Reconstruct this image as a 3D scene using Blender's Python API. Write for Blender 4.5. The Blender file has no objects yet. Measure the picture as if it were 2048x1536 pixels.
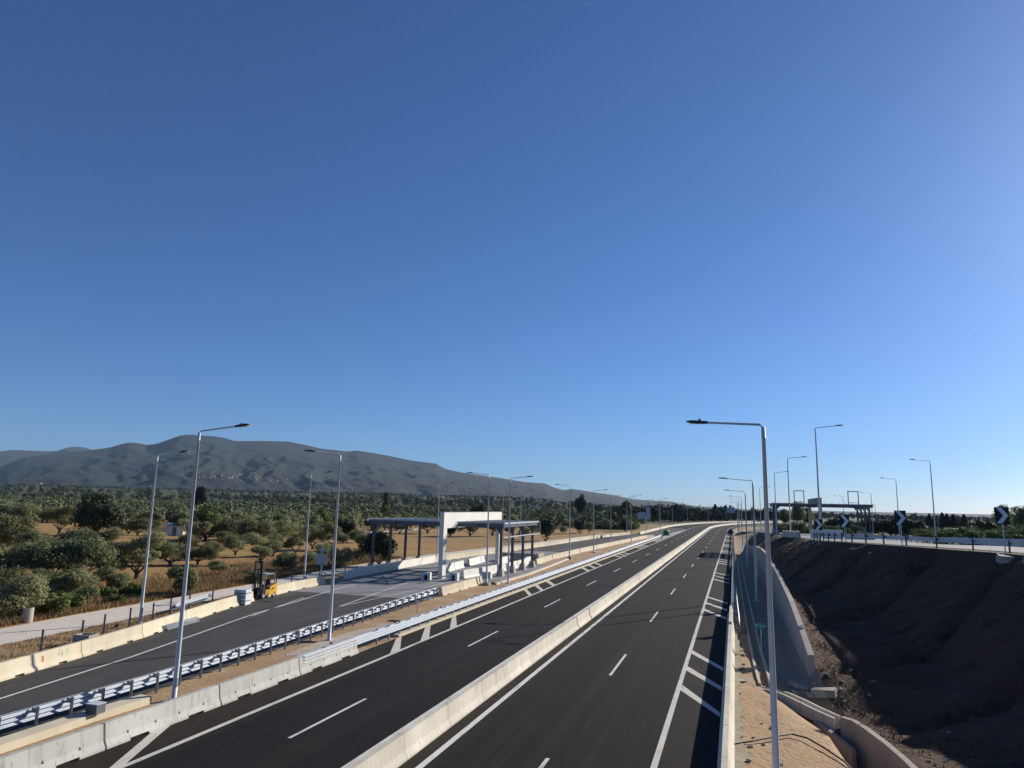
import bpy, math, random
import numpy as np
from mathutils import Vector, Matrix, noise as mnoise
rnd = random.Random(7)
S = bpy.context.scene
COL = S.collection
# ---------------------------------------------------------------- camera
cam = bpy.data.cameras.new('camera'); co = bpy.data.objects.new('camera', cam); COL.objects.link(co)
cam.sensor_width = 36; cam.lens = 36*1420/2048; cam.clip_start = .1; cam.clip_end = 40000
Mx = Matrix(((0.95548091, 0.02947671, 0.29357682), (0.29427937, -0.16720755, -0.9409789), (0.0213513, 0.98548098, -0.16843801)))
co.matrix_world = Matrix.Translation((0, 0, 8.9)) @ Mx.to_4x4()
S.camera = co
# ---------------------------------------------------------------- sky and sun
SUN_EL, SUN_AZ = math.radians(22), math.radians(56)     # azimuth measured from +X (road runs +Y)
W = bpy.data.worlds.new('World'); S.world = W; W.use_nodes = True
nt = W.node_tree; sky = nt.nodes.new('ShaderNodeTexSky'); sky.sky_type = 'NISHITA'; sky.sun_disc = False
sky.sun_elevation = SUN_EL; sky.sun_rotation = math.pi/2-SUN_AZ
sky.altitude = 100; sky.air_density = .8; sky.dust_density = .34; sky.ozone_density = 9.3
nt.nodes['Background'].inputs[1].default_value = .077
nt.links.new(sky.outputs[0], nt.nodes['Background'].inputs[0])
sl = bpy.data.lights.new('sun', 'SUN'); sl.energy = 5.0; sl.angle = math.radians(.5); sl.color = (1, .93, .82)
so = bpy.data.objects.new('sun', sl); COL.objects.link(so)
sd = Vector((math.cos(SUN_EL)*math.cos(SUN_AZ), math.cos(SUN_EL)*math.sin(SUN_AZ), math.sin(SUN_EL)))
so.rotation_euler = sd.to_track_quat('Z', 'Y').to_euler()
S.view_settings.view_transform = 'Standard'; S.view_settings.look = 'None'; S.view_settings.gamma = 1
S.view_settings.exposure = .48
S.render.engine = 'CYCLES'
S.cycles.max_bounces = 6; S.cycles.volume_bounces = 0; S.cycles.transparent_max_bounces = 8
# ---------------------------------------------------------------- materials
def mat(name, col, rough=.85, metal=0, var=None, sc=1.0, mix2=None, bump=0, bsc=20, detail=6, spec=.3, stretch=None, objrand=0, transl=0, streak=None, hue=0):
    """col base colour; var = second colour blended by world-space noise; mix2=(colour, scale, lo, hi)"""
    m = bpy.data.materials.new(name); m.use_nodes = True; n = m.node_tree; L = n.links
    b = n.nodes['Principled BSDF']; b.inputs['Roughness'].default_value = rough; b.inputs['Metallic'].default_value = metal
    b.inputs['Specular IOR Level'].default_value = spec
    b.inputs['Base Color'].default_value = (*col, 1)
    geo = n.nodes.new('ShaderNodeNewGeometry'); mp = n.nodes.new('ShaderNodeMapping'); L.new(geo.outputs['Position'], mp.inputs[0])
    if stretch: mp.inputs['Scale'].default_value = stretch
    cur = None
    def nz(scale, d=detail):
        t = n.nodes.new('ShaderNodeTexNoise'); t.inputs['Scale'].default_value = scale; t.inputs['Detail'].default_value = d
        t.inputs['Roughness'].default_value = .62
        L.new(mp.outputs[0], t.inputs['Vector']); return t
    def ramp(src, lo, hi):
        r = n.nodes.new('ShaderNodeMapRange'); r.inputs[1].default_value = lo; r.inputs[2].default_value = hi; L.new(src, r.inputs[0]); return r.outputs[0]
    def mixc(f, a, b_):
        x = n.nodes.new('ShaderNodeMix'); x.data_type = 'RGBA'; L.new(f, x.inputs[0])
        if hasattr(a, 'links') or not isinstance(a, tuple): L.new(a, x.inputs[6])
        else: x.inputs[6].default_value = (*a, 1)
        x.inputs[7].default_value = (*b_, 1); return x.outputs[2]
    if var:
        cur = mixc(ramp(nz(sc).outputs[0], .32, .68), tuple(col), var)
    if mix2:
        items = mix2 if isinstance(mix2, list) else [mix2]
        for (c2, s2, lo, hi) in items:
            cur = mixc(ramp(nz(s2).outputs[0], lo, hi), cur if cur is not None else tuple(col), c2)
    if streak:
        for (c2, s2, lo, hi, st) in streak:
            mp2 = n.nodes.new('ShaderNodeMapping'); L.new(geo.outputs['Position'], mp2.inputs[0]); mp2.inputs['Scale'].default_value = st[0]; mp2.inputs['Rotation'].default_value = (0, 0, st[1])
            t = n.nodes.new('ShaderNodeTexNoise'); t.inputs['Scale'].default_value = s2; t.inputs['Detail'].default_value = 5; L.new(mp2.outputs[0], t.inputs['Vector'])
            cur = mixc(ramp(t.outputs[0], lo, hi), cur if cur is not None else tuple(col), c2)
    if objrand:
        oi = n.nodes.new('ShaderNodeObjectInfo'); hv = n.nodes.new('ShaderNodeHueSaturation')
        r = n.nodes.new('ShaderNodeMapRange'); r.inputs[3].default_value = 1-objrand; r.inputs[4].default_value = 1+objrand
        L.new(oi.outputs['Random'], r.inputs[0]); L.new(r.outputs[0], hv.inputs['Value'])
        if hue:
            wn = n.nodes.new('ShaderNodeTexWhiteNoise'); wn.noise_dimensions = '1D'; L.new(oi.outputs['Random'], wn.inputs['W']); r2 = n.nodes.new('ShaderNodeMapRange'); r2.inputs[3].default_value = .5-hue; r2.inputs[4].default_value = .5+hue; L.new(wn.outputs['Value'], r2.inputs[0]); L.new(r2.outputs[0], hv.inputs['Hue'])
        if cur is not None: L.new(cur, hv.inputs['Color'])
        else: hv.inputs['Color'].default_value = (*col, 1)
        cur = hv.outputs[0]
    if cur is not None: L.new(cur, b.inputs['Base Color'])
    if bump:
        bp = n.nodes.new('ShaderNodeBump'); bp.inputs['Strength'].default_value = 1; bp.inputs['Distance'].default_value = bump
        L.new(nz(bsc, 8).outputs[0], bp.inputs['Height']); L.new(bp.outputs[0], b.inputs['Normal'])
    if transl:
        tr = n.nodes.new('ShaderNodeBsdfTranslucent'); mx = n.nodes.new('ShaderNodeMixShader'); mx.inputs[0].default_value = transl
        if cur is not None: L.new(cur, tr.inputs[0])
        else: tr.inputs[0].default_value = (*col, 1)
        L.new(b.outputs[0], mx.inputs[1]); L.new(tr.outputs[0], mx.inputs[2]); L.new(mx.outputs[0], n.nodes['Material Output'].inputs[0])
    return m
M = {}
M['asphalt'] = mat('asphalt', (.0098, .0097, .0102), .92, var=(.0135, .0130, .0128), sc=.22, mix2=[((.030, .027, .024), .9, .58, .86), ((.0105, .0105, .011), .12, .5, .7)], bump=.004, bsc=35, spec=.12, streak=[((.0200, .0190, .0182), 1.0, .50, .66, ((.9, .012, 1), 0)), ((.0095, .0095, .010), 1.0, .56, .70, ((1.7, .02, 1), 0)), ((.030, .027, .024), 1.0, .66, .74, ((3.5, .05, 1), 0))])
M['ramp_asphalt'] = mat('ramp asphalt', (.040, .038, .036), .92, var=(.068, .064, .060), sc=.35, mix2=[((.034, .033, .032), .55, .5, .8)], bump=.004, bsc=30, stretch=(1.2, .35, 1), streak=[((.060, .056, .052), 1.0, .52, .68, ((1.2, .03, 1), .12)), ((.026, .025, .025), 1.0, .60, .72, ((2.2, .05, 1), .12))])
M['plaza'] = mat('plaza concrete', (.20, .20, .20), .85, var=(.27, .265, .255), sc=.4, mix2=((.13, .13, .13), .7, .55, .8), bump=.003, stretch=(1, .5, 1))
M['paint'] = mat('road paint', (.70, .69, .66), .7, var=(.60, .58, .54), sc=1.5, mix2=((.36, .34, .31), 5, .56, .8), streak=[((.30, .285, .27), 1.0, .56, .72, ((5, .6, 1), 0))])
M['paint_warm'] = mat('edge line paint', (.66, .62, .53), .7, var=(.56, .53, .45), sc=1.2, mix2=((.36, .33, .28), 5, .56, .8), streak=[((.30, .27, .23), 1.0, .58, .72, ((5, .6, 1), 0))])
M['old_paint'] = mat('faded line paint', (.42, .41, .40), .8, var=(.32, .31, .30), sc=2)
M['concrete'] = mat('barrier concrete', (.62, .57, .47), .85, var=(.50, .46, .38), sc=.6, mix2=[((.36, .32, .26), 1.6, .58, .82), ((.70, .66, .56), .5, .55, .8)], bump=.004, bsc=9, stretch=(1, 1, .35), objrand=.09, streak=[((.33, .29, .23), 1.0, .58, .76, ((3.2, 3.2, .25), 0)), ((.24, .21, .17), 1.0, .66, .76, ((6, 6, 2), 0))])
M['concrete_grey'] = mat('grey barrier concrete', (.50, .49, .44), .85, var=(.41, .40, .37), sc=.9, mix2=[((.27, .25, .22), 1.8, .58, .82)], bump=.004, bsc=9, stretch=(1, 1, .4), objrand=.06, streak=[((.28, .27, .24), 1.0, .56, .76, ((3.2, 3.2, .25), 0)), ((.20, .18, .15), 1.0, .66, .76, ((6, 6, 2), 0))])
M['concrete_tan'] = mat('weathered barrier concrete', (.60, .53, .40), .9, var=(.49, .43, .32), sc=.8, mix2=[((.40, .29, .17), 1.5, .6, .82), ((.30, .25, .19), 4, .68, .9)], bump=.006, bsc=8, stretch=(1, 1, .4), objrand=.08)
M['concrete_wall'] = mat('retaining wall concrete', (.42, .38, .32), .9, var=(.34, .30, .25), sc=.5, mix2=((.22, .21, .2), 1.4, .6, .85), stretch=(1, 1, .3), bump=.004, bsc=7)
M['white_conc'] = mat('white painted concrete', (.74, .72, .66), .75, var=(.66, .64, .58), sc=.5, mix2=((.5, .47, .42), 2, .62, .85), streak=[((.46, .42, .36), 1.0, .60, .76, ((2.5, 2.5, .2), 0))])
M['gravel'] = mat('tan gravel', (.34, .215, .112), .95, var=(.43, .29, .16), sc=.35, mix2=[((.46, .40, .33), .35, .56, .70), ((.16, .10, .055), 6, .56, .72), ((.55, .48, .39), 9, .62, .74)], bump=.05, bsc=7)
M['dirt_road'] = mat('pale dirt road', (.58, .52, .43), .95, var=(.66, .60, .51), sc=.3, mix2=((.40, .34, .26), 1.1, .56, .8), bump=.015, bsc=5)
M['dry'] = mat('dry grass field', (.31, .165, .052), .95, var=(.39, .235, .085), sc=.10, mix2=[((.19, .13, .055), .25, .52, .75), ((.15, .15, .06), .035, .52, .66), ((.20, .12, .05), 3, .58, .8)], bump=.10, bsc=2.2)
M['hill'] = mat('scrub hill', (.010, .020, .012), .95, var=(.016, .028, .015), sc=.0016, mix2=[((.008, .014, .011), .0065, .48, .64), ((.034, .040, .024), .005, .62, .74), ((.006, .011, .008), .03, .54, .68), ((.12, .09, .06), .0026, .74, .82)], bump=9, bsc=.014, detail=10)
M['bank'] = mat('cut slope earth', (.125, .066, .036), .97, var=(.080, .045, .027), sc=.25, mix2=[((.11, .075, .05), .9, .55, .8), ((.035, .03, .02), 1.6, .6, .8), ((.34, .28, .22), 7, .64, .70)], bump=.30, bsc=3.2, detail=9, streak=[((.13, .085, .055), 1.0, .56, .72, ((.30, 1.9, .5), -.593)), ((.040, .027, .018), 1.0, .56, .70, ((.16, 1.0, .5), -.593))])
M['plain'] = mat('far plain scrub', (.055, .062, .030), .95, var=(.080, .078, .038), sc=.012, mix2=[((.17, .125, .065), .009, .66, .76), ((.035, .045, .02), .03, .52, .68)], bump=.5, bsc=.2)
M['dusty'] = mat('dusty asphalt', (.024, .0205, .0175), .92, var=(.032, .027, .022), sc=.8, mix2=[((.017, .0155, .0145), .35, .5, .75), ((.06, .05, .04), 2.2, .64, .85)], spec=.1)
M['spill'] = mat('spilled mortar', (.36, .33, .24), .95, var=(.27, .23, .15), sc=2.5, mix2=((.44, .42, .33), 3.1, .6, .8), bump=.02, bsc=6)
M['pale_gravel'] = mat('pale crushed gravel', (.50, .45, .38), .95, var=(.38, .29, .19), sc=1.1, mix2=[((.62, .57, .50), 5, .55, .7), ((.22, .17, .12), 8, .6, .72)], bump=.04, bsc=8)
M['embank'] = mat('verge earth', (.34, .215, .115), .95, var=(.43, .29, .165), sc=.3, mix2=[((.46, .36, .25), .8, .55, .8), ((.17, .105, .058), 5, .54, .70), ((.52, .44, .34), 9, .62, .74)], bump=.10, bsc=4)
M['pit'] = mat('drain floor gravel', (.33, .26, .20), .95, var=(.27, .21, .16), sc=.6, mix2=((.18, .15, .12), 3, .58, .8), bump=.02, bsc=6)
M['steel'] = mat('galvanised steel', (.60, .63, .66), .6, .1, var=(.52, .55, .58), sc=1.5, objrand=.05)
M['rail'] = mat('new guard rail steel', (.38, .42, .48), .6, .2, var=(.33, .37, .42), sc=2.5, mix2=((.34, .38, .45), 6, .64, .86))
M['post'] = mat('rail post steel', (.34, .35, .37), .5, .6, var=(.28, .29, .31), sc=4)
M['old_steel'] = mat('dull grey steel', (.16, .17, .19), .55, .5, var=(.12, .13, .15), sc=3)
M['frame'] = mat('blue grey painted steel', (.085, .092, .108), .5, .1, var=(.085, .10, .13), sc=2)
M['sheet'] = mat('pale steel sheet', (.42, .44, .46), .5, .3, var=(.36, .38, .40), sc=1)
M['head'] = mat('dark lamp casing', (.03, .032, .036), .45)
M['glass'] = mat('lamp lens', (.75, .74, .66), .25, spec=.6)
M['black'] = mat('black', (.012, .012, .014), .5)
M['rubber'] = mat('rubber tyre', (.03, .03, .03), .85)
M['yellow'] = mat('yellow paint', (.70, .40, .035), .45, var=(.58, .34, .04), sc=3)
M['green'] = mat('green plastic', (.012, .22, .085), .5, var=(.010, .16, .06), sc=2)
M['navy'] = mat('dark blue plastic', (.018, .028, .07), .5)
M['sign_white'] = mat('reflective white sheeting', (.62, .68, .74), .45)
M['sign_back'] = mat('sign back aluminium', (.36, .39, .45), .5, .3)
M['sign_green'] = mat('green sign sheeting', (.02, .26, .17), .5)
M['bark'] = mat('olive bark', (.085, .068, .05), .95, var=(.05, .04, .03), sc=5, bump=.03, bsc=8)
M['olive'] = mat('olive leaves', (.255, .265, .135), .8, var=(.175, .187, .09), sc=.9, mix2=((.31, .325, .17), 1.7, .56, .8), objrand=.32, transl=.45, spec=.12, hue=.022)
M['olive_far'] = mat('olive leaves in the far grove', (.165, .18, .08), .9, var=(.11, .122, .053), sc=.05, mix2=((.13, .14, .07), .2, .55, .8), objrand=.15)
M['far_leaf'] = mat('distant tree foliage', (.070, .086, .042), .95, var=(.045, .058, .028), sc=.04, mix2=((.08, .09, .045), .15, .56, .8), spec=.05)
M['dark_leaf'] = mat('dark evergreen leaves', (.040, .055, .018), .6, var=(.024, .036, .012), sc=.8, mix2=((.075, .085, .03), 1.4, .6, .85), objrand=.15, transl=.15)
M['green_leaf'] = mat('fresh green leaves', (.125, .155, .038), .75, var=(.085, .11, .028), sc=.7, mix2=((.18, .20, .06), 1.5, .6, .85), objrand=.15, transl=.25)
M['cypress'] = mat('cypress foliage', (.018, .026, .016), .7, var=(.012, .018, .012), sc=.8, objrand=.15)
M['citrus'] = mat('citrus leaves', (.14, .175, .055), .8, var=(.09, .12, .038), sc=.7, mix2=((.20, .225, .08), 1.2, .6, .85), objrand=.2, transl=.2)
M['twig'] = mat('dry twigs', (.13, .105, .07), .9, var=(.08, .065, .045), sc=.5)
M['straw'] = mat('dry straw', (.34, .22, .10), .9, var=(.25, .17, .08), sc=.5, mix2=((.16, .15, .06), .35, .56, .7))
M['roof'] = mat('clay tile roof', (.30, .13, .08), .9)
M['earth_stone'] = mat('brown field stone', (.20, .14, .095), .95, var=(.12, .085, .06), sc=3)
M['house'] = mat('rendered wall', (.34, .30, .26), .9, objrand=.25)
M['rubble'] = mat('broken concrete', (.42, .37, .30), .9, var=(.28, .24, .19), sc=2, bump=.03, bsc=5)
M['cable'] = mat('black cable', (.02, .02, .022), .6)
M['spray_green'] = mat('green spray paint', (.16, .36, .20), .85)
M['rust'] = mat('rust stain', (.40, .20, .08), .9)
# ---------------------------------------------------------------- mesh helpers
class MB:
    def __init__(s): s.v = []; s.f = []; s.mi = []; s.cur = 0
    def add(s, vs, fs):
        o = len(s.v); s.v += [tuple(p) for p in vs]; s.f += [tuple(i+o for i in f) for f in fs]; s.mi += [s.cur]*len(fs); return s
    def box(s, x0, x1, y0, y1, z0, z1, T=None):
        p = [(x0, y0, z0), (x1, y0, z0), (x1, y1, z0), (x0, y1, z0), (x0, y0, z1), (x1, y0, z1), (x1, y1, z1), (x0, y1, z1)]
        if T is not None: p = [T @ Vector(q) for q in p]
        return s.add(p, [(0, 3, 2, 1), (4, 5, 6, 7), (0, 1, 5, 4), (1, 2, 6, 5), (2, 3, 7, 6), (3, 0, 4, 7)])
    def tube(s, pts, rad, n=10, cap=True):
        pts = [Vector(p) for p in pts]; rad = rad if isinstance(rad, (list, tuple)) else [rad]*len(pts); rings = []
        for i, p in enumerate(pts):
            d = (pts[min(i+1, len(pts)-1)]-pts[max(i-1, 0)]).normalized()
            a = d.cross(Vector((0, 0, 1)) if abs(d.z) < .9 else Vector((1, 0, 0))).normalized(); b = d.cross(a)
            rings.append([p+(a*math.cos(t)+b*math.sin(t))*rad[i] for t in [2*math.pi*k/n for k in range(n)]])
        vs = [q for r in rings for q in r]; fs = []
        for i in range(len(pts)-1):
            for k in range(n): fs.append((i*n+k, i*n+(k+1) % n, (i+1)*n+(k+1) % n, (i+1)*n+k))
        if cap: fs += [tuple(range(n)), tuple((len(pts)-1)*n+k for k in reversed(range(n)))]
        return s.add(vs, fs)
    def beam(s, a, b, w, h, up=(0, 0, 1)):
        a = Vector(a); b = Vector(b); d = (b-a).normalized(); u = Vector(up)
        if abs(d.dot(u)) > .95: u = Vector((0, 1, 0))
        r = d.cross(u).normalized(); u = r.cross(d)
        vs = [p+r*x*w/2+u*y*h/2 for p in (a, b) for x, y in ((-1, -1), (1, -1), (1, 1), (-1, 1))]
        return s.add(vs, [(0, 1, 2, 3), (7, 6, 5, 4), (0, 4, 5, 1), (1, 5, 6, 2), (2, 6, 7, 3), (3, 7, 4, 0)])
    def sweep(s, path, prof, closed=True, cap=True):
        P = [Vector(p) for p in path]; n = len(prof); vs = []
        for i, p in enumerate(P):
            d = P[min(i+1, len(P)-1)]-P[max(i-1, 0)]; d.z = 0; d.normalize(); r = Vector((d.y, -d.x, 0))
            vs += [p+r*u+Vector((0, 0, w)) for u, w in prof]
        fs = []
        for i in range(len(P)-1):
            for k in range(n if closed else n-1): fs.append((i*n+k, (i+1)*n+k, (i+1)*n+(k+1) % n, i*n+(k+1) % n))
        if closed and cap: fs += [tuple(range(n)), tuple((len(P)-1)*n+k for k in reversed(range(n)))]
        return s.add(vs, fs)
    def build(s, name, m, parent=None, smooth=False, mesh_only=False):
        me = bpy.data.meshes.new(name); me.from_pydata(s.v, [], s.f)
        ms = m if isinstance(m, list) else [m]
        for x in ms: me.materials.append(x)
        if len(ms) > 1: me.polygons.foreach_set('material_index', s.mi)
        if smooth: me.polygons.foreach_set('use_smooth', [True]*len(me.polygons))
        me.update()
        if mesh_only: return me
        o = bpy.data.objects.new(name, me); COL.objects.link(o)
        if parent: o.parent = parent
        return o
def npmesh(name, V, F, m, smooth=False):
    me = bpy.data.meshes.new(name); V = np.asarray(V, dtype=np.float32); F = np.asarray(F, dtype=np.int32)
    me.vertices.add(len(V)); me.vertices.foreach_set('co', V.ravel()); k = F.shape[1]
    me.loops.add(F.size); me.loops.foreach_set('vertex_index', F.ravel())
    me.polygons.add(len(F)); me.polygons.foreach_set('loop_start', np.arange(0, F.size, k, dtype=np.int32)); me.polygons.foreach_set('loop_total', np.full(len(F), k, dtype=np.int32))
    if smooth: me.polygons.foreach_set('use_smooth', np.ones(len(F), dtype=bool))
    for x in (m if isinstance(m, list) else [m]): me.materials.append(x)
    me.update(calc_edges=True); me.validate(); return me
def tag(o, label=None, cat=None, group=None, kind=None):
    if label: o['label'] = label
    if cat: o['category'] = cat
    if group: o['group'] = group
    if kind: o['kind'] = kind
    return o
def thing(name, label, cat, loc=(0, 0, 0), rz=0, group=None):
    o = bpy.data.objects.new(name, None); COL.objects.link(o); o.location = loc; o.rotation_euler = (0, 0, rz); o.empty_display_size = .2
    return tag(o, label, cat, group)
def link(name, me, parent=None, loc=(0, 0, 0)):
    o = bpy.data.objects.new(name, me); COL.objects.link(o); o.location = loc
    if parent: o.parent = parent
    return o
def dup(r, loc, rz=0, label=None, group=None, scale=None):
    def cp(o, parent):
        c = o.copy(); COL.objects.link(c)
        if parent: c.parent = parent
        for ch in o.children: cp(ch, c)
        return c
    kids = list(r.children); c = r.copy(); COL.objects.link(c)
    for k in kids: cp(k, c)
    c.location = loc; c.rotation_euler = (0, 0, rz)
    if scale is not None: c.scale = (scale,)*3 if not isinstance(scale, tuple) else scale
    if label: c['label'] = label
    if group: c['group'] = group
    return c
def sm(a, b, x):
    t = np.clip((x-a)/(b-a), 0, 1); return t*t*(3-2*t)
# main alignment: straight to Y=342, then a right-hand curve of radius R
Y0, R0, XC = 342., 800., -11.5
def al(u, s, z=0):
    if s <= Y0: return Vector((u, s, z))
    cx = XC+R0; rho = cx-u; a = (s-Y0)/R0
    return Vector((cx-rho*math.cos(a), Y0+rho*math.sin(a), z))
def interp(x, xs, ys): return float(np.interp(x, xs, ys))
def stations(a, b, step=8): n = max(1, int(math.ceil((b-a)/step))); return [a+(b-a)*i/n for i in range(n+1)]
def strip(name, uL, uR, a, b, m, z=0, step=8, kind='structure', mapf=al, cross=1):
    fL = uL if callable(uL) else (lambda s: uL); fR = uR if callable(uR) else (lambda s: uR); mb = MB(); st = stations(a, b, step); vs = []; fs = []
    for s in st:
        for k in range(cross+1):
            t = k/cross; vs.append(mapf(fL(s)*(1-t)+fR(s)*t, s, z))
    w = cross+1
    for i in range(len(st)-1):
        for k in range(cross): fs.append((i*w+k, i*w+k+1, (i+1)*w+k+1, (i+1)*w+k))
    o = mb.add(vs, fs).build(name, m); tag(o, kind=kind); return o
# ---------------------------------------------------------------- skyline, ground and hills
RIDGE = [(-400, 905), (-200, 915), (-60, 925), (0, 935), (22, 925), (50, 915), (100, 908), (150, 903), (190, 899), (220, 895), (240, 889), (257, 885), (275, 886), (295, 890), (315, 887), (335, 880), (360, 871), (380, 869), (400, 871), (425, 872), (450, 876), (470, 882), (512, 882), (536, 882), (576, 883), (607, 889), (642, 897), (696, 903), (714, 901), (747, 906), (785, 913), (823, 921), (871, 927), (891, 938), (924, 945), (1000, 956), (1049, 964), (1091, 967), (1108, 975), (1127, 980), (1147, 978), (1191, 985), (1227, 990), (1264, 998), (1301, 1001), (1342, 1003), (1362, 1008), (1398, 1013), (1435, 1014), (1500, 1020), (1580, 1024), (1700, 1028), (1830, 1034), (2048, 1038), (2500, 1044)]
RIDGE2 = [(-400, 890), (0, 902), (22, 898), (67, 900), (100, 901), (115, 900), (132, 894), (155, 891), (175, 895), (190, 900), (230, 905), (300, 912)]
def pix_dir(x, y):
    r = Mx @ Vector(((x-1024)/1420, -(y-768)/1420, -1)); return math.atan2(r.x, r.y), r.z/math.hypot(r.x, r.y)
def ridge_fn(pts):
    q = sorted(pix_dir(*p) for p in pts); A = [a for a, b in q]; B = [b for a, b in q]; return lambda th: np.interp(th, A, B)
rf1, rf2 = ridge_fn(RIDGE), ridge_fn(RIDGE2)
RR = 7000.
def fbm(x, y, s, o=4, seed=0.):
    return mnoise.fractal(Vector((x/s+seed, y/s-seed, seed)), .9, 2.1, o)
def ground_z(X, Y, detail=True):
    r = math.hypot(X, Y); th = math.atan2(X, Y)
    if r < 350: return -.06
    e = max(float(rf1(th)), .0015); hr = e*RR+8.9
    w = min(max((e-.006)/.03, 0), 1)
    base = -.06+34*w*float(sm(350, 2600, r)*1.0)
    t = min(max((r-2500)/(RR-2500), 0), 1)
    if t <= 0: return base
    rise = (hr-base)*(t**1.55)
    n = 0
    if detail and t < 1:
        g = math.sin(math.pi*min(t*1.02, 1))
        rdg = 1-abs(fbm(th*6200+120*fbm(X, Y, 900, 2, 4.), r*.22, 430, 4, 3.1))*2.2
        n = g*hr*(.062*(rdg-.5)+.008*fbm(X, Y, 260, 6, 7.7))
    z = base+rise+n
    if r > RR: z = hr*(1-.5*sm(RR, RR+2500, r))
    return z
def build_ground():
    rs = [3, 12, 25, 40, 60, 80, 105, 130, 160, 200, 250, 300, 350, 420, 500, 600, 720, 860, 1000, 1200, 1400, 1650, 1900, 2150, 2400]
    rs += list(np.linspace(2500, RR, 84))+[7300, 7800, 8600, 9500]
    th = np.radians(np.concatenate([np.linspace(-100, -62, 30, endpoint=False), np.linspace(-62, 5, 470, endpoint=False), np.linspace(5, 100, 90)])); n = len(th)
    V = []; F = []
    for r in rs:
        for t in th:
            X = r*math.sin(t); Y = r*math.cos(t); V.append((X, Y, ground_z(X, Y)))
    split = rs.index(2500) if 2500 in rs else 25
    Fg, Fh, Fp = [], [], []
    for i in range(len(rs)-1):
        rm = (rs[i]+rs[i+1])/2
        for k in range(n-1):
            tm = (th[k]+th[k+1])/2; X = rm*math.sin(tm); Y = rm*math.cos(tm)
            f = (i*n+k, i*n+k+1, (i+1)*n+k+1, (i+1)*n+k)
            if X > -5 and Y < 345: continue
            (Fh if i >= split else Fp if rm > 420 else Fg).append(f)
    V = np.array(V)
    tag(link('ground', npmesh('ground', V, np.array(Fg), M['dry'], True)), kind='structure')
    tag(link('plain', npmesh('plain', V, np.array(Fp), M['plain'], True)), kind='structure')
    tag(link('hills', npmesh('hills', V, np.array(Fh), M['hill'], True)), kind='structure')
    # farther blue range behind the left end
    V = []; F = []; th = np.radians(np.linspace(-75, -36, 120)); rs = [8200, 9000, 9800, 10600, 11500]
    for r in rs:
        for t in th:
            h = float(rf2(t))*10600; k = {8200: .25, 9000: .55, 9800: .82, 10600: 1, 11500: .7}[r]
            V.append((r*math.sin(t), r*math.cos(t), h*k+(60*fbm(r*math.sin(t), r*math.cos(t), 700, 4, 1.) if r != 10600 else 0)))
    n = len(th)
    for i in range(len(rs)-1):
        for k in range(n-1): F.append((i*n+k, i*n+k+1, (i+1)*n+k+1, (i+1)*n+k))
    tag(link('far_hills', npmesh('far_hills', np.array(V), np.array(F), M['hill'], True)), kind='structure')
build_ground()
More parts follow.
